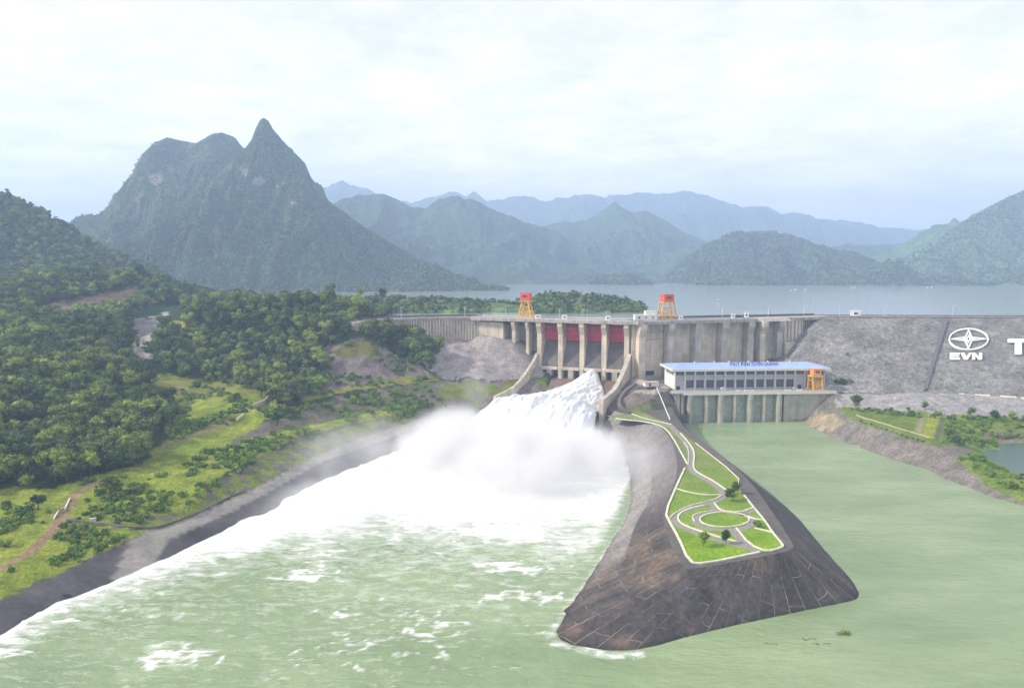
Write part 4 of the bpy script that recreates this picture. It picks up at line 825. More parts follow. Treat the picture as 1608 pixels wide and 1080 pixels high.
ll(ribbon([(x, y, CR) for x, y, _ in LCs], -1.6, 17, -1.2, 0).build('crest_walkway', M['conc_old'], lw))
ll(ribbon([(x, y, CR) for x, y, _ in LCs], -1.4, -1.1, 0, 1.1).build('parapet', M['conc_grey'], lw))
ll(ribbon([(x, y, CR) for x, y, _ in LCs], 16.5, 16.9, 0, 1.6).build('wave_wall', M['rail'], lw))

# ================================================================ POWER HOUSE
PR = math.radians(3.5); PO = Vector((127, 564.5, 23)); RM = Matrix.Rotation(PR, 3, 'Z')
ph = thing('power_house', 'long grey power house with a pale blue roof and a row of dark windows', 'building', tuple(PO), PR)
def pbox(name, x0, x1, y0, y1, z0, z1, mat, parent=ph): return MB().box(((x0 + x1) / 2, (y0 + y1) / 2, (z0 + z1) / 2), (x1 - x0, y1 - y0, z1 - z0)).build(name, mat, parent)
pbox('wall', 0, 120, 0, 29, 0, 14.9, M['grey_wall']); pbox('end_wall', -0.15, 0, -0.1, 29.1, 0, 14.9, M['white'])
BW = 8.0
for i in range(16):
    x = i * BW; pbox('pilaster', max(0, x - 0.75), min(120.2, x + 0.75), -0.9, -0.003, 0, 14.9, M['grey_light'])
pbox('string_course', 0.76, 119, -0.35, -0.004, 8.3, 8.7, M['grey_light'])
for i in range(13):
    x0, x1 = i * BW + 1.05, (i + 1) * BW - 1.05
    w = pbox('window', x0, x1, -0.16, -0.005, 11.6, 14.3, M['glass'])
    mb = MB()
    for k in range(1, 4): mb.box((x0 + (x1 - x0) * k / 4, -0.2, 12.95), (0.12, 0.06, 2.7))
    mb.build('window_frame', M['grey_light'], w)
for i in range(1, 12):
    x0, x1 = i * BW + 1.05, (i + 1) * BW - 1.05
    w = pbox('window', x0, x1, -0.16, -0.005, 1.6, 7.5, M['glass']); mb = MB()
    for k in range(1, 4): mb.box((x0 + (x1 - x0) * k / 4, -0.2, 4.55), (0.14, 0.06, 5.9))
    for k in (1, 2): mb.box(((x0 + x1) / 2, -0.2, 1.6 + 5.9 * k / 3), (x1 - x0, 0.07, 0.14))
    mb.build('window_frame', simple('window_bar', (0.22, 0.2, 0.22), 0.6) if i == 1 else bpy.data.materials['window_bar'], w)
pbox('door', 98.5, 101.5, -0.14, -0.005, 0.0, 3.2, M['dark']); pbox('door', 1.6, 4.0, -0.14, -0.005, 0, 2.8, M['dark'])
for x in (105.5, 109, 112.5): pbox('orange_panel', x, x + 1.6, -0.2, -0.005, 9, 14.4, M['orange'])
pbox('window', 114.5, 118.5, -0.16, -0.005, 10.5, 13.5, M['glass']); pbox('window', 114.5, 118.5, -0.16, -0.005, 4.5, 7.5, M['glass']); pbox('shutter', 105.5, 113, -0.18, -0.005, 0.1, 7, simple('rust_red_shutter', (0.35, 0.14, 0.10), 0.7))
for y in (3, 8.5, 14, 19.5): w = MB().box((-0.22, y + 2, 12.4), (0.12, 3.6, 3.0)).build('window', M['glass'], ph)
# roof: cream fascia and hipped sheet roof
pbox('fascia', -3.2, 123.2, -4, 33, 14.9, 16.6, M['cream'])
mb = MB(); E_ = [(-3, -3.8, 16.61), (123, -3.8, 16.61), (123, 32.8, 16.61), (-3, 32.8, 16.61)]; R_ = [(8, 14.5, 19.4), (112, 14.5, 19.4)]
mb.add(E_ + R_, [(0, 1, 5, 4), (1, 2, 5), (2, 3, 4, 5), (3, 0, 4)]); 
for i in range(60): t = (i + .5) / 60; mb.bar((-3 + 126 * t, -3.7, 16.7), (8 + 104 * t, 14.3, 19.48), 0.14, 0.12)
rf_ = mb.build('roof', M['roof'], ph)
for x in (20, 36, 48, 64, 80, 98): MB().tube((x, 14.5, 19.2), (x, 14.5, 20.5), 0.8, n=12).build('roof_vent', M['metal'], rf_)
SGN = Matrix.Translation((64, 3.0, 19.3)) @ Matrix.Rotation(math.radians(90), 4, 'X')
text_obj('THUỶ ĐIỆN TUYÊN QUANG', 3.1, 0.3, M['sign'], SGN, ph, 'roof_lettering', bold=0.07)
mb = MB()
for k in range(9): mb.bar((48 + 4 * k, 3.2, 17.0), (48 + 4 * k, 3.2, 18.2), 0.15)
mb.bar((48, 3.2, 18.1), (80, 3.2, 18.1), 0.12)
mb.build('letter_support', M['metal'], ph)
# tailrace block
tw = thing('tailrace_wall', 'tall stained concrete tailrace wall with rounded piers standing in green water', 'wall', tuple(PO), PR)
def tb(name, x0, x1, y0, y1, z0, z1, mat): return MB().box(((x0 + x1) / 2, (y0 + y1) / 2, (z0 + z1) / 2), (x1 - x0, y1 - y0, z1 - z0)).build(name, mat, tw)
tb('back_wall', -4, 115.9, -11, 34, -30, -1.2, M['conc_tail'])
for x0, x1 in ((5.5, 10.5), (29, 34.5), (52, 57.3), (74.6, 79.6)):
    mb = MB().box(((x0 + x1) / 2, -13.0, -15.6), (x1 - x0, 4, 28.8)); 
    mb.tube(((x0 + x1) / 2, -15.0, -30), ((x0 + x1) / 2, -15.0, -1.3), (x1 - x0) / 2 - .02, n=16); mb.build('pier', M['conc_tail'], tw)
for x0, x1 in ((19.5, 22), (42, 44), (65, 67)):
    mb = MB().box(((x0 + x1) / 2, -12.8, -15.6), (x1 - x0, 3.6, 28.8)); mb.build('pier', M['conc'], tw)
for x0, x1 in ((10.6, 19.4), (22.1, 28.9), (34.6, 41.9), (44.1, 51.9), (57.4, 64.9), (67.1, 74.5)): tb('stoplog_panel', x0, x1, -11.4, -11.003, -30, -2, simple('greenish_panel', (0.33, 0.37, 0.32), 0.8, 0.25, 0.3) if x0 == 10.6 else bpy.data.materials['greenish_panel'])
tb('plain_wall', 81.5, 115.5, -14.8, -11.003, -30, -1.2, M['conc_tail']); tb('end_block', 116, 121, -15, 10, -30, -0.9, M['conc'])
tb('corner_column', -3.4, 0.0, -14.6, -11.003, -30, -1.2, M['conc_grey']); tb('corner_column', 1.0, 3.0, -14.4, -11.003, -22, -1.2, M['conc_grey']); tb('landing_block', -3.4, 7, -17, -14.7, -30, -16.5, M['conc_dark'])
tb('deck_slab', -6, 121.5, -16.2, -0.01, -1.2, 0, M['deck']); tb('deck_edge', 2, 121.6, -16.7, -16.2, -1.5, 0.9, M['cream']); tb('deck_edge_beam', -6, 2, -14, -13.6, -1.0, 1.0, M['cream'])
mb = MB()
for i in range(60): mb.bar((2.5 + 2 * i, -16.4, 0.9), (2.5 + 2 * i, -16.4, 1.7), 0.1)
mb.bar((2.5, -16.4, 1.7), (121, -16.4, 1.7), 0.12); mb.build('guardrail', M['metal'], tw)
tb('crane_rail', 2, 120, -3.4, -3.1, 0.0, 0.2, M['metal']); tb('crane_rail', 2, 120, -13.4, -13.1, 0.0, 0.2, M['metal'])
mb = MB()
for x in (45, 52, 55, 93, 84): mb.box((x, -15.2, 1.0), (4.5 if x > 50 else 3, 1.2, 1.6))
o = mb.build('stoplog_stack', M['white'], tw)
for nm, x0, wd, lab in (('parked_van', 38, 4.6, 'white van parked on the deck before the middle of the power house'), ('parked_car', 95.5, 4.0, 'white car parked on the deck before the last wide window')):
    v = thing(nm, lab, 'vehicle', tuple(PO + RM @ Vector((x0, -2.4, 0))), PR)
    hgt = 2.1 if wd > 4.2 else 1.5; prf = [(-wd / 2, .35), (wd / 2, .35), (wd / 2, .9), (wd / 2 - .7, 1.0), (wd / 2 - 1.2, hgt), (-wd / 2 + .3, hgt), (-wd / 2, 1.0)]
    MB().prism([(a, -.85, b) for a, b in prf], (0, 0, 0), (0, 1.7, 0)).build('body', M['white'], v)
    MB().box((0.1, -.87, hgt * 0.74), (wd * .5, .04, .45)).build('window', M['glass'], v)
    for a in (-wd * .3, wd * .3): MB().tube((a, -.9, .35), (a, .9, .35), .35, n=12).build('wheel', M['rail'], v)

# ================================================================ GANTRY CRANES
def crane(name, label, loc, rz, w, d, hl, bw, bd, bh, legm, boxm, top_w):
    e = thing(name, label, 'crane', loc, rz, 'gantry cranes on the dam')
    for i in (-1, 1):
        for j in (-1, 1):
            mb = MB().bar((i * w / 2, j * d / 2, 0.7), (i * top_w / 2, j * bd * 0.45, hl), 1.0); mb.build('leg', M[legm], e)
        MB().box((0, i * d / 2, 0.45), (w + 2.5, 1.1, 0.9)).build('base_beam', M[legm], e)
    mb = MB()
    for j in (-1, 1):
        for f0, f1 in ((0.35, 0.35), (0.68, 0.68), (0.05, 0.35), (0.35, 0.68)):
            fa = lambda f, i: (i * (w / 2 + (top_w / 2 - w / 2) * f), j * (d / 2 + (bd * .45 - d / 2) * f), .7 + (hl - .7) * f)
            mb.bar(fa(f0, -1), fa(f1, 1), 0.4)
            if f0 != f1: mb.bar(fa(f1, -1), fa(f0, 1), 0.4)
    for i in (-1, 1): fa_ = i * (w / 2 + (top_w / 2 - w / 2) * .68); mb.bar((fa_, -(d / 2 + (bd * .45 - d / 2) * .68), .7 + (hl - .7) * .68), (fa_, d / 2 + (bd * .45 - d / 2) * .68, .7 + (hl - .7) * .68), 0.4)
    mb.build('bracing', M[legm], e); MB().box((0, 0, hl + 0.35), (max(bw, top_w) + 2.4, bd + 1.5, 0.7)).build('platform', M[legm], e)
    b = MB().box((0, 0, hl + 0.7 + bh / 2), (bw, bd, bh)).build('machine_house', M[boxm], e); MB().box((0, 0, hl + 0.7 + bh + .12), (bw + .5, bd + .5, .24)).build('roof', M[boxm], b)
    MB().box((0, -bd / 2 - .05, hl + 0.7 + bh * .6), (bw * .5, .1, bh * .25)).build('window', M['glass'], b)
    mb = MB()
    for x in (-bw / 2 - 1, bw / 2 + 1): mb.bar((x, -bd / 2 - .6, hl + .7), (x, -bd / 2 - .6, hl + 1.8), .12); 
    mb.bar((-bw / 2 - 1, -bd / 2 - .6, hl + 1.8), (bw / 2 + 1, -bd / 2 - .6, hl + 1.8), .12); mb.build('railing', M[legm], e); return e
p = atD(826, 500, 660); crane('gantry_crane', 'slim gantry crane with splayed yellow legs and red cabin beside the spillway gates', (p.x, p.y, CR + .06), math.radians(-20), 12, 9, 14.5, 8.5, 7, 7.0, 'yellow', 'redhouse', 5.6)
p = atD(1047, 500, 640); crane('gantry_crane', 'wide gantry crane with red cabin and yellow frame beside the white control house', (p.x, p.y, CR + .06), math.radians(18), 15, 9, 14.5, 9.5, 7, 6.4, 'yellow', 'redhouse', 10)
pq = PO + RM @ Vector((108.8, -8.2, .2)); crane('gantry_crane', 'orange gantry crane standing on the deck at the right end of the power house', tuple(pq), PR, 7.2, 9.5, 10.6, 6.3, 6, 5.2, 'yellow', 'orange', 7.6)
# control house on the crest
p = atD(1013, 500, 630); e = thing('control_house', 'flat roofed white control house on the crest left of the wide crane', 'building', (p.x, p.y, CR + .06), math.radians(5))
MB().box((0, 0, 2.1), (19, 7, 4.2)).build('wall', M['white'], e); MB().box((0, 0, 4.4), (20, 8, .4)).build('roof', M['cream'], e)
u_ = MB().box((4.5, 1, 6.1), (9, 5, 3.0)).build('upper_room', M['white'], e); MB().box((4.5, 1, 7.75), (10, 6, .3)).build('roof', M['cream'], u_)
for x in (-6, 0, 6): MB().box((x, -3.53, 2.2), (1.5, .1, 1.4)).build('window', M['glass'], e)
# street lamps along the crest
lamps = [(630, 651), (730, 668), (794, 667), (879, 644), (922, 634), (1051.5, 650), (1134, 665), (1206, 672), (1262, 686), (1318, 683), (1388, 678), (1495, 676)]
words_ = ['over the ribbed curved wall, farthest toward the forest', 'where the curved wall meets the beige abutment block', 'just left of the slim gantry crane', 'above the gap between first and second red gates', 'above the gap between second and third red gates', 'rising inside the wide crane frame', 'above the middle buttresses of the intake dam', 'above the ribbed blocks right of the intake dam', 'above the dark netted end of the concrete dam', 'just left of the white gatehouse on the rockfill dam', 'on the rockfill crest right of the white gatehouse', 'on the rockfill crest above the round emblem']
for (px_, D), w_ in zip(lamps, words_):
    p = atD(px_, 497, D); e = thing('street_lamp', 'thin pale street lamp ' + w_, 'street lamp', (p.x, p.y, CR), 0, 'street lamps along the dam crest')
    MB().tube((0, 0, 0), (0, 0, 9.5), .24, .15, 6).build('pole', M['metal'], e); mb = MB().tube((0, 0, 9.4), (1.8, 0, 9.9), .08, .08, 6); mb.build('arm', M['metal'], e); MB().box((2.1, 0, 9.9), (1.0, .35, .18)).build('lamp_head', M['white'], e)
for px_, py_, w_ in ((1388, 607, 'at the foot of the rockfill slope nearer the power house'), (1483, 612, 'at the foot of the rockfill slope below the emblem')):
    p = at(px_, py_, 22.4); e = thing('street_lamp', 'thin pale street lamp ' + w_, 'street lamp', tuple(p), 0, 'street lamps along the toe road')
    MB().tube((0, 0, -.6), (0, 0, 8), .24, .15, 6).build('pole', M['metal'], e); MB().tube((0, 0, 7.9), (1.4, 0, 8.3), .08, .08, 6).build('arm', M['metal'], e); MB().box((1.7, 0, 8.3), (.9, .3, .16)).build('lamp_head', M['white'], e)
# roadside barriers on the toe road
segs = [((1350, 611.3), (1372, 611.5)), ((1378, 611.8), (1402, 612)), ((1408, 612.2), (1427, 612.8)), ((1432.5, 613.3), (1448, 614.2)), ((1453.5, 614.3), (1476.5, 616)), ((1491.5, 616.8), (1515, 618.6)), ((1530.5, 619.2), (1554.5, 621)), ((1570.5, 621.5), (1596, 623.3)), ((1604, 624.2), (1630, 626))]
for i, (a, b) in enumerate(segs):
    A = at(a[0], a[1], 22.9 - i * .2); B_ = at(b[0], b[1], 22.7 - i * .2); A.z -= 1.2; B_.z -= 1.2
    o = ribbon([A - A, B_ - A], -.3, .3, 0, 1.7).build('road_barrier', M['white']); o.location = A
    tag(o, 'low white roadside barrier on the toe road, number %s from the power house' % ['one', 'two', 'three', 'four', 'five', 'six', 'seven', 'eight', 'nine'][i], 'barrier', 'white barriers along the toe road')

# ================================================================ GARDEN ON THE PENINSULA
def Zp(l, dz=0.0): return [Vector(at(860 + x / 3.6, 600 + y / 3.6, PZ)) + Vector((0, 0, dz)) for x, y in l]
def chaikin(p, it=2):
    for _ in range(it):
        b = [p[0]]
        for a, c_ in zip(p[:-1], p[1:]): b += [a * .75 + c_ * .25, a * .25 + c_ * .75]
        b.append(p[-1]); p = b
    return p
lawn_poly = [(330, 190), (385, 205), (420, 212), (560, 225), (650, 250), (700, 300), (790, 465), (775, 487), (722, 602), (665, 740), (685, 785), (740, 880), (800, 1018), (885, 1026), (1200, 960), (1238, 958), (1328, 933), (1328, 918), (1270, 850), (1222, 778), (1165, 710), (1110, 640), (1075, 590), (1083, 538), (835, 345), (760, 285), (700, 240), (590, 195), (500, 150), (470, 180), (440, 182)]
m, nt_, bs, _ = nodes('mown_lawn'); a_ = tex(nt_, 'Noise', 0.09, 5, 0.6); b_ = tex(nt_, 'Noise', 1.1, 5, 0.7); sx_ = nt_.nodes.new('ShaderNodeSeparateXYZ'); tc_ = nt_.nodes.new('ShaderNodeTexCoord'); lk(nt_, tc_.outputs['Object'], sx_.inputs[0])
mr = nt_.nodes.new('ShaderNodeMapRange'); mr.inputs['From Min'].default_value = 250; mr.inputs['From Max'].default_value = 400; lk(nt_, sx_.outputs[1], mr.inputs[0])
far_ = ramp(nt_, a_.outputs[0], [(0.3, (0.13, 0.19, 0.05)), (0.7, (0.21, 0.25, 0.085))]); near_ = ramp(nt_, a_.outputs[0], [(0.3, (0.12, 0.24, 0.015)), (0.7, (0.22, 0.34, 0.03))])
c_ = mixc(nt_, mr.outputs[0], near_.outputs[0], far_.outputs[0]); rb_2 = ramp(nt_, b_.outputs[0], [(0.3, (0.6,) * 3), (0.7, (1.4,) * 3)]); c_ = mixc(nt_, 1.0, c_, rb_2.outputs[0], 'MULTIPLY'); lk(nt_, c_, bs.inputs['Base Color']); bs.inputs['Roughness'].default_value = 0.95; bs.inputs['Specular IOR Level'].default_value = 0.1; bump(nt_, bs, b_.outputs[0], 0.35)
o = fill_flat('lawn', Zp(lawn_poly), PZ + 0.06, m); tag(o, kind='structure')
gp = [([(765, 322), (800, 375), (812, 425), (806, 480), (835, 520), (910, 556), (985, 610), (1000, 640), (960, 668), (850, 698), (745, 735), (708, 768), (722, 800), (790, 832), (880, 868), (1000, 905), (1085, 922), (1150, 945), (1190, 958)], 1.9),
      ([(930, 690), (965, 735)], 1.9), ([(1045, 832), (1085, 880), (1130, 930)], 2.0), ([(1165, 715), (1120, 742), (1085, 750), (1000, 727), (900, 735), (845, 752), (828, 780), (850, 812), (930, 832), (1010, 838), (1090, 832), (1150, 812), (1165, 785), (1140, 755), (1090, 745)], 1.7), ([(690, 240), (720, 275), (765, 322)], 1.9), ([(440, 190), (520, 205), (640, 235), (700, 255)], 1.0)]
for i, (l, w_) in enumerate(gp):
    o = ribbon(chaikin(Zp(l)), -w_, w_, 0.0, 0.10 + 0.008 * i).build('path', M['pathm']); tag(o, kind='structure')
kerbs = [([(385, 205), (420, 212), (560, 225), (650, 250), (700, 300), (790, 465)], .45, 'curving from the chute wall down the upper left lawn edge'),
 ([(475, 180), (520, 197), (545, 205), (700, 240)], .4, 'short, at the lawn tip below the dark rock mound'),
 ([(750, 290), (800, 345), (832, 400), (820, 485), (850, 515), (930, 555), (1025, 622)], .42, 'bending along the right side of the upper path to the round tree'),
 ([(770, 340), (798, 380), (795, 465)], .2, 'thin, along the left side of the upper path'),
 ([(775, 487), (722, 602), (665, 740), (685, 785), (740, 880), (800, 1020), (885, 1028), (1200, 962)], .5, 'outlining the lawn on the chute side and the front'),
 ([(722, 602), (800, 625), (900, 640), (975, 638)], .35, 'crossing the lawn from the chute side below the upper plot'),
 ([(835, 345), (1083, 538), (1075, 590)], .2, 'thin, along the tailrace edge of the upper lawn'),
 ([(1110, 640), (1165, 710), (1225, 780), (1270, 850), (1330, 920), (1328, 935), (1238, 960), (1140, 918), (1065, 825)], .42, 'round the right hand front plot with the sharp corner'),
 ([(1165, 710), (1080, 740), (975, 728), (942, 685)], .42, 'below the plot of the round tree'),
 ([(1105, 748), (1165, 775), (1222, 780)], .42, 'short, between the oval plot and the tailrace edge'),
 ([(1170, 825), (1270, 850)], .42, 'short and straight, beside the low shrub'),
 ([(690, 770), (720, 740), (800, 700), (900, 676), (960, 658), (985, 640)], .22, 'thin, above the sweeping loop path'),
 ([(930, 728), (850, 742), (815, 760), (830, 790)], .25, 'thin hook, above the oval plot'),
 ([(880, 700), (800, 715), (740, 745), (735, 785), (780, 815), (880, 850), (980, 880), (1080, 905)], .42, 'long hook inside the sweeping loop path'),
 ([(1000 + 140 * math.cos(t), 778 + 42 * math.sin(t)) for t in np.linspace(0, 2 * math.pi, 33)], .34, 'closed oval, round the central plot')]
for l, w_, lab in kerbs:
    pp = Zp(l); pp = chaikin(pp, 1) if len(pp) < 20 else pp; a0 = pp[0].copy(); o = ribbon([q - a0 for q in pp], -w_ * .85, w_ * .85, -0.05, 0.5).build('garden_kerb', M['kerb']); o.location = a0; tag(o, 'cream kerb ' + lab, 'kerb', 'cream kerbs of the garden')
# tufts of taller grass in the garden: one mass
# ================================================================ TREES
def crown_mesh(name, seed, R=4.6, Hh=4.2, nblob=11, nleaf=44, leaf=0.85, mat='leaf', flat=1.0, trunk=3.2):
    rg_ = np.random.default_rng(seed); V = []; Fs = []
    bl = []
    for i in range(nblob):
        a = rg_.uniform(0, 2 * math.pi); r = R * 0.62 * math.sqrt(rg_.uniform(0, 1)); h = rg_.uniform(-.55, .75) * Hh * (1 - 0.5 * r / R)
        bl.append((r * math.cos(a), r * math.sin(a), trunk + Hh * 0.75 + h * flat, rg_.uniform(0.30, 0.50) * R))
    ico = bmesh.new(); bmesh.ops.create_icosphere(ico, subdivisions=1, radius=1); iv = np.array([v.co[:] for v in ico.verts]); if_ = [[v.index for v in f.verts] for f in ico.faces]; ico.free()
    nq = 0
    for (x, y, z, r) in bl:
        b0 = len(V); V += [tuple((x, y, z) + q * r * 0.80 * (1, 1, .82) * rg_.uniform(.85, 1.1)) for q in iv]; Fs += [[b0 + k for k in f] for f in if_]
        for _ in range(nleaf):
            d = rg_.normal(size=3); d[2] = d[2] * 0.9 + 0.25; d /= np.linalg.norm(d); c = np.array((x, y, z)) + d * (1, 1, .85) * r * rg_.uniform(.86, 1.16)
            n = d + rg_.normal(size=3) * 0.55; n /= np.linalg.norm(n); t = np.cross(n, rg_.normal(size=3)); t /= np.linalg.norm(t); b = np.cross(n, t); s = leaf * rg_.uniform(.55, 1.25)
            b0 = len(V); V += [tuple(c + t * s * .6), tuple(c + b * s * .42), tuple(c - t * s * .6), tuple(c - b * s * .42)]; Fs.append([b0, b0 + 1, b0 + 2, b0 + 3])
    me = bpy.data.meshes.new(name); me.from_pydata(V, [], Fs); me.materials.append(M[mat]); return me
def trunk_mesh(name, seed, h=4.5, r=.28):
    rg_ = np.random.default_rng(seed); mb = MB(); top = Vector((rg_.uniform(-.4, .4), rg_.uniform(-.4, .4), h)); mb.tube((0, 0, -1.2), top * .6, r * 1.25, r * .9, 7); mb.tube(top * .6, top, r * .9, r * .6, 7)
    for k in range(4):
        a = k * 1.57 + rg_.uniform(-.5, .5); mb.tube(top * .75, top * .75 + Vector((math.cos(a) * 2, math.sin(a) * 2, 2.2)), r * .45, r * .2, 5)
    me = bpy.data.meshes.new(name); me.from_pydata(mb.v, [], mb.f); me.materials.append(M['trunk']); return me
CRW = [crown_mesh('crown', 100 + i, R=4.4 + .35 * i % 1.2, Hh=3.6 + (i % 3) * .7, nblob=10 + i % 4, mat='leaf' if i % 3 else 'leaf_dark') for i in range(6)]
TRK = [trunk_mesh('trunk', 200 + i) for i in range(3)]
CRW += [crown_mesh('pale_crown', 400, R=4.2, Hh=3.4, nblob=9, mat='leaf_light'), crown_mesh('tall_crown', 401, R=3.4, Hh=6.5, nblob=12, mat='leaf_dark')]
SHB = [crown_mesh('shrub_crown', 300 + i, R=2.0, Hh=1.2, nblob=6, nleaf=26, leaf=.6, mat='leaf_light', trunk=-0.3) for i in range(3)]
def tree(x, y, z, s, v, rz, label, group, name='tree', crowns=None, sz=None):
    e = thing(name, label, 'tree' if 'shrub' not in name else 'shrub', (x, y, z), rz, group); e.scale = (s, s, sz or s)
    cm = (crowns or CRW); c = bpy.data.objects.new('crown', cm[v % len(cm)]); link(c); c.parent = e
    t = bpy.data.objects.new('trunk', TRK[v % 3]); link(t); t.parent = e; return e
def scatter(f_z, polys, x0, x1, y0, y1, sp_, seed, X, Y, Z):
    r = np.random.default_rng(seed); xs = np.arange(x0, x1, sp_); ys = np.arange(y0, y1, sp_); A, B = np.meshgrid(xs, ys); A = (A + r.uniform(-.45, .45, A.shape) * sp_).ravel(); B = (B + r.uniform(-.45, .45, B.shape) * sp_).ravel()
    z = np.array([f_z(a, b) for a, b in zip(A, B)]); u, v = pj(A, B, z); m = np.zeros(A.shape, bool)
    ju = (fbm(A / 12, B / 12, 3, seed) - .5) * 24; jv = (fbm(A / 12, B / 12, 3, seed + 4) - .5) * 14
    for p in polys: m |= inpoly(u + ju, v + jv, p)
    return A[m], B[m], z[m], u[m], v[m]
PA = [(-300, 405), (200, 426), (290, 452), (340, 466), (330, 485), (262, 480), (235, 476), (215, 500), (200, 535), (205, 570), (220, 592), (266, 632), (268, 668), (216, 730), (150, 747), (60, 768), (-300, 780)]
PB = [(228, 560), (246, 525), (290, 520), (292, 470), (560, 462), (640, 515), (690, 562), (690, 592), (640, 577), (600, 548), (560, 536), (514, 546), (506, 622), (440, 642), (380, 608), (255, 585)]
A, B, z, u, v = scatter(zl, [PA, PB], -540, 0, 270, 870, 6.4, 5, None, None, None)
keep = (u > -260) & ~inpoly(u, v, [(520, 548), (560, 540), (610, 556), (650, 586), (640, 600), (500, 625)]) & ~((A > -132) & (B > np.interp(A, [-132, -127, -122, -112, -96, -78, -58, -34], [603, 600, 609, 624, 640, 652, 658, 660]))) & ~inpoly(u, v, [(40, 500), (60, 482), (215, 450), (225, 476), (160, 492), (60, 504)])
A, B, z, u, v = (q[keep] for q in (A, B, z, u, v))
dist = np.hypot(A, B); inframe = (u > 5) & (u < 1600) & (v > 380)
order = np.argsort(np.where(inframe, dist, 1e9)); ind = order[:262]; rest = order[262:]
r_ = np.random.default_rng(3)
def tlab(u, v, inA, var, s):
    tone = 'pale green' if var == 6 else 'tall dark' if var == 7 else 'dark green' if var % 3 == 0 else 'mid green'; size = 'small' if s < .95 else 'large' if s > 1.2 else 'middling'
    if not inA: return '%s %s broadleaf tree on the wooded knoll beside the dam' % (size, tone)
    side = 'at the front edge, above the grassy bank' if v > 715 and u < 130 else 'at its corner by the dirt track' if v > 700 else 'at its edge along the yellow meadow' if u > 215 else 'deep inside, beside the picture border' if u < 80 else 'deep inside its middle'
    return '%s %s tree of the near wood, %s' % (size, tone, side)
for k in ind:
    inA = u[k] < 300
    ss_ = float(r_.uniform(.65, 1.5)); vv_ = int(r_.choice(8, p=[.15, .15, .15, .15, .13, .13, .06, .08])); tree(A[k], B[k], z[k] - .4, ss_, vv_, float(r_.uniform(0, 6.28)), tlab(u[k], v[k], inA, vv_, ss_), 'trees of the near wood' if inA else 'trees of the wooded knoll')
def gn_forest(name, P_, S_, protos, label=None, kind='stuff', mats=None):
    """one mesh of points; crowns set on them by geometry nodes"""
    me = bpy.data.meshes.new(name); me.from_pydata([tuple(p) for p in P_], [], []); n = len(P_); rg_ = np.random.default_rng(n)
    a = me.attributes.new('var', 'INT', 'POINT'); a.data.foreach_set('value', rg_.integers(0, len(protos), n).astype(np.int32))
    a = me.attributes.new('rotv', 'FLOAT_VECTOR', 'POINT'); q = np.zeros((n, 3), np.float32); q[:, 2] = rg_.uniform(0, 6.28, n); q[:, :2] = rg_.uniform(-.12, .12, (n, 2)); a.data.foreach_set('vector', q.ravel())
    a = me.attributes.new('sclv', 'FLOAT_VECTOR', 'POINT'); s = np.asarray(S_, np.float32)[:, None] * rg_.uniform(.85, 1.15, (n, 3)).astype(np.float32); a.data.foreach_set('vector', s.astype(np.float32).ravel())
    o = bpy.data.objects.new(name, me); link(o); ng = bpy.data.node_groups.new(name, 'GeometryNodeTree')
    ng.interface.new_socket('Geometry', in_out='INPUT', socket_type='NodeSocketGeometry'); ng.interface.new_socket('Geometry', in_out='OUTPUT', socket_type='NodeSocketGeometry')
    nn = ng.nodes; gi = nn.new('NodeGroupInput'); go = nn.new('NodeGroupOutput'); jn_ = nn.new('GeometryNodeJoinGeometry')
    def na(nm, t): x = nn.new('GeometryNodeInputNamedAttribute'); x.data_type = t; x.inputs['Name'].default_value = nm; return x.outputs[0]
    va, ro, sc = na('var', 'INT'), na('rotv', 'FLOAT_VECTOR'), na('sclv', 'FLOAT_VECTOR')
    for i, pr_ in enumerate(protos):
        cmp_ = nn.new('FunctionNodeCompare'); cmp_.data_type = 'INT'; cmp_.operation = 'EQUAL'; ng.links.new(va, cmp_.inputs[2]); cmp_.inputs[3].default_value = i
        oi = nn.new('GeometryNodeObjectInfo'); oi.transform_space = 'ORIGINAL'; oi.inputs['Object'].default_value = pr_; oi.inputs['As Instance'].default_value = True
        ip_ = nn.new('GeometryNodeInstanceOnPoints'); ng.links.new(gi.outputs[0], ip_.inputs['Points']); ng.links.new(cmp_.outputs[0], ip_.inputs['Selection']); ng.links.new(oi.outputs['Geometry'], ip_.inputs['Instance']); ng.links.new(ro, ip_.inputs['Rotation']); ng.links.new(sc, ip_.inputs['Scale']); ng.links.new(ip_.outputs[0], jn_.inputs[0])
    ng.links.new(jn_.outputs[0], go.inputs[0]); md = o.modifiers.new('scatter', 'NODES'); md.node_group = ng; tag(o, label, kind=kind); return o
protos = []
seen = set()
for e in [x for x in bpy.data.objects if x.name.startswith('crown')]:
    if e.data.name not in seen: seen.add(e.data.name); protos.append(e)
# rest of the woods, far hillside, wooded spit
R_p = [(A[k], B[k], z[k] - .5) for k in rest]; R_s = list(r_.uniform(.6, 1.6, len(rest)))
gn_forest('forest', R_p, R_s, protos, 'broadleaf forest covering the hills beyond the nearest trees')
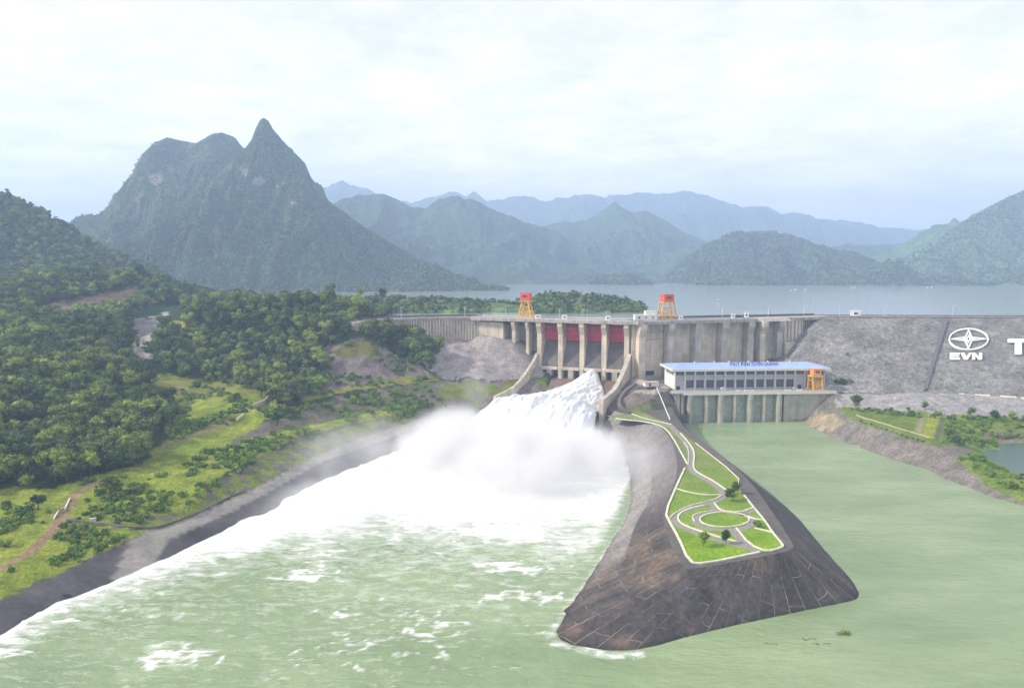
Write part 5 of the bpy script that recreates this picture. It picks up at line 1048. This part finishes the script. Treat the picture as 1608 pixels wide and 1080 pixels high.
# spit trees
def hill_points(o, n, seed, zmin, umask=None, sc=(0.8, 1.3), front=True):
    co = np.zeros(len(o.data.vertices) * 3, np.float32); o.data.vertices.foreach_get('co', co); co = co.reshape(-1, 3); rg_ = np.random.default_rng(seed)
    k = rg_.integers(0, len(co), n); p = co[k] + rg_.uniform(-3, 3, (n, 3)) * (1, 1, 0); ok = p[:, 2] > zmin; p = p[ok]
    if umask is not None: u_, v_ = pj(p[:, 0], p[:, 1], p[:, 2]); p = p[umask(u_, v_, p)]
    p[:, 2] -= 2.2; return p, rg_.uniform(sc[0], sc[1], len(p))
p1, s1 = hill_points(bpy.data.objects['wooded_spit_terrain'], 2600, 5, LAKE + .4, lambda u_, v_, p: ~((u_ > 770) & (u_ < 822) & (p[:, 1] < 900)), (.32, .72))
p2, s2 = hill_points(bpy.data.objects['hill_left_far'], 9000, 6, LAKE + 1, None, (.7, 1.25))
p3, s3 = hill_points(bpy.data.objects['island_terrain'], 700, 7, LAKE + .5, None, (.9, 1.5))
p4, s4 = hill_points(bpy.data.objects['mountain_lakeside_hill'], 16000, 8, LAKE + .3, lambda u_, v_, p: p[:, 1] < 2740, (.55, 1.05))
p5, s5 = hill_points(bpy.data.objects['mountain_right_hill'], 15000, 9, LAKE + .5, lambda u_, v_, p: p[:, 1] < 2890, (.6, 1.1))
p7, s7 = hill_points(bpy.data.objects['mountain_twin_summit'], 16000, 12, LAKE + .5, lambda u_, v_, p: (p[:, 1] < 2230), (.35, .65))
p6, s6 = hill_points(bpy.data.objects['mountain_spire'], 24000, 10, LAKE + .5, lambda u_, v_, p: (p[:, 1] < 2000) , (.35, .65))
gn_forest('spit_forest', p1, s1, protos, 'green trees covering the low wooded spit in the reservoir')
gn_forest('far_forest', np.concatenate([p2, p3, p4, p5, p6, p7]), np.concatenate([s2, s3, s4, s5, s6, s7]), protos, 'distant forest covering the hills and mountains round the reservoir')
# shrubs over the grass: stuff
SPn = []
for i, mdat in enumerate(SHB):
    pass
A2, B2, z2, u2, v2 = scatter(zl, [[(0, 770), (150, 750), (280, 745), (430, 684), (640, 645), (640, 655), (430, 705), (300, 795), (240, 822), (110, 818), (195, 845), (0, 935)], [(270, 740), (262, 660), (300, 600), (420, 640), (690, 605), (700, 640), (560, 670), (400, 700)], [(506, 622), (514, 546), (560, 536), (690, 592)]], -300, 20, 215, 620, 3.1, 15, None, None, None)
dd = dist_line(A2, B2, P1); k2 = (r_.random(len(A2)) < 0.8 * sstep(0.47, 0.58, fbm(A2 / 18, B2 / 18, 3, 44))) & (dd > 3.5); A2, B2, z2 = A2[k2], B2[k2], z2[k2]
b3 = [(x, y) for x, y in zip(r_.uniform(240, 440, 2600), r_.uniform(340, 540, 2600))]; b3 = [(x, y, zr(x, y)) for x, y in b3]
def okr(x, y, z):
    uu, vv = pj(x, y, z); return (inpoly([uu], [vv], [(1320, 640), (1440, 645), (1490, 652), (1800, 655), (1800, 800), (1640, 800), (1500, 722), (1540, 702), (1478, 696), (1490, 660), (1345, 646)])[0] and z > 3.8)
b3 = [q for q in b3 if okr(*q)]
rowp = [hit(1352 + 8.0 * i, 662 + 2.8 * i, zr) for i in range(13)]
for px_, py_, sc_, v_, lab in ((172, 778, 1.0, 1, 'large round grey green tree beside the dirt track on the river bank'), (560, 628, .6, 2, 'small leafy tree on the terraced slope above the white spray'), (436, 668, 1.15, 4, 'leafy tree on the slope under the wooded knoll'), (452, 655, .9, 3, 'smaller leafy tree just behind the one under the knoll'), (60, 800, .9, 0, 'round tree between the wood and the dirt track'), (372, 634, .8, 5, 'round tree on the yellow meadow beside the bend of the dirt road'), (310, 612, .6, 2, 'small tree alone at the back of the yellow meadow')):
    q = hit(px_, py_, zl); tree(q.x, q.y, q.z - .3, sc_, v_, v_, lab, 'lone trees of the left bank', 'tree', None, sc_ * .85)
for i, p in enumerate(rowp):
    e = thing('row_bush', 'small clipped bush in the row along the pale crop-field path', 'bush', (p.x, p.y, p.z), i, 'clipped bushes in a row'); c = bpy.data.objects.new('crown', SHB[i % 3]); link(c); c.parent = e; e.scale = (.62,) * 3
sp_o = [bpy.data.objects[n_] for n_ in [c.name for e in bpy.data.objects if e.name.startswith('row_bush') for c in e.children][:3]]
gn_forest('undergrowth', [(a, b, c_) for a, b, c_ in zip(A2, B2, z2)] + b3, list(r_.uniform(.5, 1.6, len(A2))) + list(r_.uniform(.5, 1.3, len(b3))), sp_o, 'low bright undergrowth on the grassy banks')
# trees of their own
def gtree(px, py, z, s, v, lab, name='tree', crowns=None, group=None, sz=None): p = at(px, py, z) if z == PZ or z > 21 else hit(px, py, zr); return tree(p.x, p.y, p.z - .3, s, v, v * 1.3, lab, group, name, crowns, sz)
gt = 'young trees in the peninsula garden'
gtree(1105, 858, PZ, .50, 1, 'small round tree on the front lawn, left one of the near pair', group=gt, sz=.58); gtree(1139, 854, PZ, .43, 2, 'small round tree on the front lawn beside the long hooked kerb', group=gt, sz=.50)
gtree(1149, 787, PZ, .72, 4, 'largest garden tree, where the paths fork', group=gt, sz=.62); gtree(1158, 775, PZ, .62, 5, 'garden tree just behind the largest one at the fork of the paths', group=gt, sz=.55)
gtree(1188, 828, PZ, .45, 3, 'low leafy garden tree beside the short straight kerb', group=gt, sz=.34)
gr_ = 'trees along the foot of the rockfill dam'
for px_, py_, z_0, s, v_, lab in [(1344, 644, 13, 1.15, 1, 'large bright round tree at the foot of the dam beside the crop rows'), (1322, 611, 22.6, 1.0, 0, 'dark spreading tree beside the deck end behind the tailrace wall'), (1312, 610, 22.6, .8, 3, 'smaller dark tree nearest the orange crane'), (1335, 610, 22.6, .7, 5, 'low dark tree at the start of the toe road'), (1452, 645, 12.5, .6, 2, 'small tree below the end of the dark drain strip'), (1400, 648, 12.5, .42, 4, 'low tree beside the upper edge of the crop rows'), (1426, 647, 12.5, .4, 1, 'low tree between crop rows and drain strip'), (1524, 655, 12, .8, 0, 'tree at the foot of the dam under the emblem'), (1560, 660, 11, .75, 3, 'tree at the foot of the dam above the green pond'), (1590, 662, 11, .65, 5, 'tree at the foot of the dam at the far end above the pond'), (1490, 690, 9, .8, 0, 'grey green willow like tree beside the crop rows and pond'), (1500, 700, 8, .7, 3, 'dark bushy tree on the bank between river and pond')]: gtree(px_, py_, z_0 - .5, s, v_, lab, group=gr_)
for i, (px_, py_, z_0, s, lab) in enumerate([(600, 468, 76, 1.1, 'flat topped lone tree standing out against the lake'), (565, 466, 76, .9, 'thin tall tree left of the flat topped one by the lake'), (519, 470, 78, 1.3, 'tall dark spreading tree on the knoll skyline'), (388, 470, 82, .9, 'thin tree rising from the knoll skyline'), (373, 470, 82, .8, 'slim leaning tree rising from the knoll skyline')]):
    q = atD(px_, py_ - 2, 760); tree(q.x, q.y, q.z - 4, s, i, i, lab, 'skyline trees above the knoll', 'tree', None, s * 1.3)
q = at(217, 552, 53); tree(q.x, q.y, q.z, .45, 2, 0, 'slim dark conical tree in front of the pale rock clearing', 'lone trees of the left bank', 'tree', None, 1.1)
# row of little bushes beside the crops
cp_ = [hit(1345 + 11.5 * i, 653 + 3.5 * i, zr) + Vector((0, 0, .1)) for i in range(11)]
o = ribbon(cp_, -.8, .8, -.4, .35).build('field_path', simple('pale_dirt', (.42, .36, .24), .9)); tag(o, kind='structure')
# ================================================================ SMALL THINGS
p = at(1327, 995, 0); e = thing('floating_bush', 'clump of green branches drifting in the calm water right of the peninsula', 'bush', tuple(p)); c = bpy.data.objects.new('crown', SHB[1]); link(c); c.parent = e; e.scale = (.85, .85, .75)
mb = MB(); rr_2 = random.Random(4)
for i in range(14): a = rr_2.uniform(0, 6.28); mb.bar((rr_2.uniform(-3.5, 2), rr_2.uniform(-1.5, 1.5), .12), (rr_2.uniform(-3.5, 2), rr_2.uniform(-1.5, 1.5), .25), .12)
mb.build('branches', M['mud'], e)
for px_, py_, lab in ((1270, 1003, 'brown patch of floating twigs left of the drifting green clump'), (1290, 1010, 'reddish floating twigs nearest below the drifting green clump'), (1208, 1011, 'faint dark scrap of debris floating off the peninsula tip')):
    p = at(px_, py_, .05); mb = MB()
    for i in range(9): a = Vector((rr_2.uniform(-2.2, 2.2), rr_2.uniform(-.6, .6), .1)); mb.bar(a, a + Vector((rr_2.uniform(-1, 1), rr_2.uniform(-.4, .4), .02)), .14, .08)
    o = mb.build('debris', M['mud']); o.location = p; tag(o, lab, 'debris', 'floating debris')
def rock(name, p, s, lab, mat='rock', seed=0):
    bm = bmesh.new(); bmesh.ops.create_icosphere(bm, subdivisions=3, radius=1)
    for v in bm.verts:
        c = v.co; f = 1 + .35 * (float(vn(c.x * 1.6 + seed, c.y * 1.6 + c.z * 1.3, seed)) - .5) * 2; v.co = Vector((c.x * s[0] * f, c.y * s[1] * f, c.z * s[2] * f))
    me = bpy.data.meshes.new(name); bm.to_mesh(me); me.materials.append(M[mat]); o = bpy.data.objects.new(name, me); link(o); o.location = p; tag(o, lab, 'rock'); return o
rock('boulder', at(101, 938, 0.6), (2.1, 1.6, 1.3), 'black boulder at the foot of the dark concrete bank in the foam', 'rock', 3)
# retaining wall and drain on the left bank
def wall_on(px_pts, z, name, mat, w, h, lab, cat='wall'):
    ps = [hit(a, b, zl) - Vector((0, 0, .5)) for a, b in px_pts]; a0 = ps[0].copy(); o = ribbon(chaikin([q - a0 for q in ps], 1), -w, w, 0, h + .5).build(name, M[mat]); o.location = a0; tag(o, lab, cat); return o
wall_on([(105, 819), (150, 824), (200, 831), (240, 831), (275, 822), (310, 809), (350, 789), (383, 773)], 7.2, 'kerb_wall', 'conc_dark', .35, .9, 'long low kerb wall curving along the concrete ramp on the left bank')
wall_on([(425, 621), (418, 631), (405, 637), (397, 639)], 29, 'culvert_wall', 'conc_grey', .5, 1.8, 'short curved grey wall at the bend of the dirt road')
wall_on([(383, 652), (376, 658), (371, 661)], 25, 'culvert_wall', 'conc_grey', .4, 1.2, 'tiny grey wall lower down the dirt road')
wall_on([(240, 500), (252, 502), (269, 504)], 64, 'boundary_wall', 'white', .4, 2.0, 'low white wall beside the road in the valley behind the knoll')
for a, b, l in ((86, 813, 'upper'), (97, 806, 'lower')):
    pass
for px_, py_, lab in ((84, 812, 'short whitewashed bridge rail on the uphill side of the dirt track'), (102, 800, 'short whitewashed bridge rail on the far side of the dirt track')):
    p = at(px_, py_, 10.5); p.z = zl(p.x, p.y); q = at(px_ + 8, py_ - 10, 10.5); q.z = zl(q.x, q.y); o = ribbon([Vector((0, 0, 0)), q - p], -.2, .2, -.3, .8).build('bridge_rail', M['white']); o.location = p; tag(o, lab, 'rail')
p = at(146, 817, 9.5); o = MB().box((0, 0, .5), (2.6, 1.2, 2.6), .3).build('drain_outlet', M['conc']); o.location = (p.x, p.y, zl(p.x, p.y)); tag(o, 'small pale concrete drain outlet in the stone bank below the track', 'outlet')
# small concrete house and stairway rail between chute wall and power house
p = at(1022, 604, 26); e = thing('valve_house', 'low pale concrete block house between the chute wall and the power house', 'building', (p.x, p.y, 25), math.radians(12)); MB().box((0, 0, 1.6), (11, 6, 3.2)).build('wall', M['cream'], e); MB().box((0, 0, 3.35), (11.8, 6.8, .3)).build('roof', M['conc_grey'], e); MB().box((-2, -3.03, 1.4), (1.6, .08, 2.0)).build('door', M['dark'], e)
a = at(1031, 609, 26.5); b = at(1052, 660, 15.3); o = MB().bar((0, 0, .6), b - a + Vector((0, 0, .6)), .45, .45).build('pipeline', M['white']); o.location = a; tag(o, 'thin white pipe running down the dark rock mound', 'pipe')
def stair(pts, lab, z0, z1):
    n = len(pts); P_ = [at(x, y, z0 + (z1 - z0) * i / (n - 1)) for i, (x, y) in enumerate(pts)]; a0 = P_[0].copy(); o = ribbon(chaikin([q - a0 for q in P_], 2), -1.3, 1.3, -1.5, .4).build('stairway', M['conc_dark']); o.location = a0; tag(o, lab, 'stairs')
    return o
stair([(998, 602), (982, 612), (972, 626), (972, 638), (990, 648)], 'dark curving stairway between the chute wall and the rock mound', 26, 15.6)
# fish farm rafts and boats on the lake
for px_, py_, w_, lab in ((1258, 456, 34, 'long dark fish farm raft on the lake, right of the headland'), (1245, 457, 12, 'short dark raft at the end of the long one'), (1340, 452, 10, 'tiny boat on the lake below the small hill end'), (682, 447, 14, 'small dark raft far out on the lake above the spit'), (1460, 452, 16, 'faint raft on the lake near the right hand hill'), (1128, 473, 5, 'tiny lone boat on the lake behind the wide crane')):
    p = at(px_, py_, LAKE); k = p.y / F; e = thing('raft', lab, 'raft', tuple(p), 0, 'rafts and boats on the lake'); L_ = w_ * k
    mb = MB().box((0, 0, .15), (L_, 7, .7)); mb.build('deck', M['rail'], e)
    for j in range(2): MB().box((L_ * (-.25 + .45 * j), 0, 1.8), (min(5, L_ * .2), 4, 2.8)).build('cabin', M['metal'], e)
# ================================================================ WHITE WATER AND SPRAY
def foam_mat():
    m, nt, bs, _ = nodes('white_water'); n = tex(nt, 'Noise', 0.35, 8, 0.7); r = ramp(nt, n.outputs[0], [(0.3, (0.58, 0.61, 0.62)), (0.6, (0.74, 0.75, 0.75))]); lk(nt, r.outputs[0], bs.inputs['Base Color']); bs.inputs['Roughness'].default_value = 0.9; bs.inputs['Specular IOR Level'].default_value = 0.1
    bs.inputs['Subsurface Weight'].default_value = 0.0; bump(nt, bs, n.outputs[0], 0.25); return m
M['foam'] = foam_mat()
# jet out of the third bay fanning down the chute, then leaping into the pool
un = np.linspace(-1, 1, 150); sn = np.linspace(0, 190, 230); UU, SS = np.meshgrid(un, sn)
uc = np.interp(SS, [0, 20, 60, 101, 190], [50, 48.5, 42, 39, 36]); hw = np.interp(SS, [0, 8, 25, 60, 101, 130, 190], [5.5, 7.5, 17, 33, 38, 44, 62])
fl = np.interp(SS, [s for s, z in FL], [z for s, z in FL]); u_ = uc + UU * hw
base_z = np.where(SS <= 101, fl, 13.5 + 0.28 * (SS - 101) - 0.0135 * (SS - 101) ** 2); 
crest = np.interp(SS, [0, 5, 12, 25, 45, 70, 101, 130, 160, 190], [8.5, 10.5, 9.0, 7.5, 7.5, 8.5, 9.5, 13, 15, 14])
hh = crest * np.clip(1 - np.abs(UU) ** 2.6, 0, 1) ** 0.8
bil = (fbm(u_ / 5.5 + 3 + SS / 40, SS / 24, 5, 5, .55) - 0.5) * 5.0 + (fbm(u_ / 1.8, SS / 7, 4, 6) - .5) * 1.0
hh = hh * 1.0 + bil * np.clip(hh / 4, 0, 1) * np.interp(SS, [0, 20, 60, 190], [0.7, 0.8, 1.2, 1.6]); zj = np.maximum(base_z + hh, -3) 
zj = np.where(np.abs(UU) > 0.985, base_z - 2.0, zj)
ux = S0.x + EU.x * u_ + EN.x * SS; uy = S0.y + EU.y * u_ + EN.y * SS
o = mesh_np('white_water', np.stack([ux, uy, zj], -1).reshape(-1, 3), grid_faces(150, 230), M['foam'], smooth=True); tag(o, 'solid white torrent of water gushing down the spillway chute into the pool', kind='stuff')
# spray: dense low cloud over the plunge pool with ragged soft edges
def spray(name, blobs, box, dens, nscale, nlow, nhigh, label):
    bx = MB().box(((box[0] + box[1]) / 2, (box[2] + box[3]) / 2, (box[4] + box[5]) / 2), (box[1] - box[0], box[3] - box[2], box[5] - box[4])); m = bpy.data.materials.new(name + '_vapour'); m.use_nodes = True; nt = m.node_tree
    for n in list(nt.nodes): nt.nodes.remove(n)
    out = nt.nodes.new('ShaderNodeOutputMaterial'); pv = nt.nodes.new('ShaderNodeVolumePrincipled'); pv.inputs['Color'].default_value = (0.96, 0.963, 0.97, 1); pv.inputs['Anisotropy'].default_value = 0.0; lk(nt, pv.outputs[0], out.inputs['Volume'])
    tcn = nt.nodes.new('ShaderNodeTexCoord'); acc = None
    for (c, r, w) in blobs:
        mp = nt.nodes.new('ShaderNodeVectorMath'); mp.operation = 'SUBTRACT'; lk(nt, tcn.outputs['Object'], mp.inputs[0]); mp.inputs[1].default_value = c
        dv = nt.nodes.new('ShaderNodeVectorMath'); dv.operation = 'DIVIDE'; lk(nt, mp.outputs[0], dv.inputs[0]); dv.inputs[1].default_value = r
        ln = nt.nodes.new('ShaderNodeVectorMath'); ln.operation = 'LENGTH'; lk(nt, dv.outputs[0], ln.inputs[0])
        mr = nt.nodes.new('ShaderNodeMapRange'); mr.interpolation_type = 'SMOOTHSTEP'; mr.inputs['From Min'].default_value = 1.0; mr.inputs['From Max'].default_value = 0.25; mr.inputs['To Max'].default_value = w; lk(nt, ln.outputs['Value'], mr.inputs[0])
        if acc is None: acc = mr.outputs[0]
        else: ad = nt.nodes.new('ShaderNodeMath'); ad.operation = 'MAXIMUM'; lk(nt, acc, ad.inputs[0]); lk(nt, mr.outputs[0], ad.inputs[1]); acc = ad.outputs[0]
    nz = nt.nodes.new('ShaderNodeTexNoise'); nz.inputs['Scale'].default_value = nscale; nz.inputs['Detail'].default_value = 5; nz.inputs['Roughness'].default_value = 0.62; nz.inputs['Distortion'].default_value = 0.4; lk(nt, tcn.outputs['Object'], nz.inputs['Vector'])
    nr = nt.nodes.new('ShaderNodeMapRange'); nr.inputs['From Min'].default_value = nlow; nr.inputs['From Max'].default_value = nhigh; nr.inputs['To Min'].default_value = -0.55; nr.inputs['To Max'].default_value = 0.45; lk(nt, nz.outputs[0], nr.inputs[0])
    # density = max(0, blob + noise*(soft edge)) ^ 1.5
    ad = nt.nodes.new('ShaderNodeMath'); ad.operation = 'MULTIPLY_ADD'; lk(nt, nr.outputs[0], ad.inputs[0]); lk(nt, acc, ad.inputs[2])
    sc = nt.nodes.new('ShaderNodeMath'); sc.operation = 'MINIMUM'; lk(nt, acc, sc.inputs[0]); sc.inputs[1].default_value = 0.8; lk(nt, sc.outputs[0], ad.inputs[1])
    mx = nt.nodes.new('ShaderNodeMath'); mx.operation = 'MAXIMUM'; lk(nt, ad.outputs[0], mx.inputs[0]); mx.inputs[1].default_value = 0
    pw = nt.nodes.new('ShaderNodeMath'); pw.operation = 'POWER'; lk(nt, mx.outputs[0], pw.inputs[0]); pw.inputs[1].default_value = 2.1
    ml = nt.nodes.new('ShaderNodeMath'); ml.operation = 'MULTIPLY'; lk(nt, pw.outputs[0], ml.inputs[0]); ml.inputs[1].default_value = dens; lk(nt, ml.outputs[0], pv.inputs['Density'])
    o = bx.build(name, m); tag(o, label, kind='stuff'); m.cycles.volume_step_rate = 1.0; return o
spray('spray_mist', [((0, 420, 4), (75, 105, 30), 1.0), ((44, 430, 4), (44, 75, 24), .9), ((-42, 440, 8), (44, 70, 26), .95), ((-38, 485, 8), (36, 50, 24), .8), ((-85, 350, 3), (60, 80, 16), .42), ((-92, 420, 10), (60, 110, 24), .27), ((-28, 555, 22), (20, 40, 30), .24), ((75, 400, 8), (30, 80, 18), .40), ((-12, 350, 1), (95, 80, 13), .46)],
      (-165, 112, 255, 610, -1.5, 62), 0.13, 0.045, 0.32, 0.68, 'billowing white spray over the plunge pool below the chute')
# ================================================================ HAZE
mb = MB().box((0, 4500, 530), (22000, 13000, 1090)); m = bpy.data.materials.new('pale_haze'); m.use_nodes = True; nt = m.node_tree
for n in list(nt.nodes): nt.nodes.remove(n)
out = nt.nodes.new('ShaderNodeOutputMaterial'); pv = nt.nodes.new('ShaderNodeVolumePrincipled'); pv.inputs['Color'].default_value = (0.53, 0.69, 0.97, 1); pv.inputs['Density'].default_value = 2.35e-4; pv.inputs['Anisotropy'].default_value = 0.1; lk(nt, pv.outputs[0], out.inputs['Volume'])
o = mb.build('haze', m); tag(o, 'pale blue haze in the air', kind='stuff')
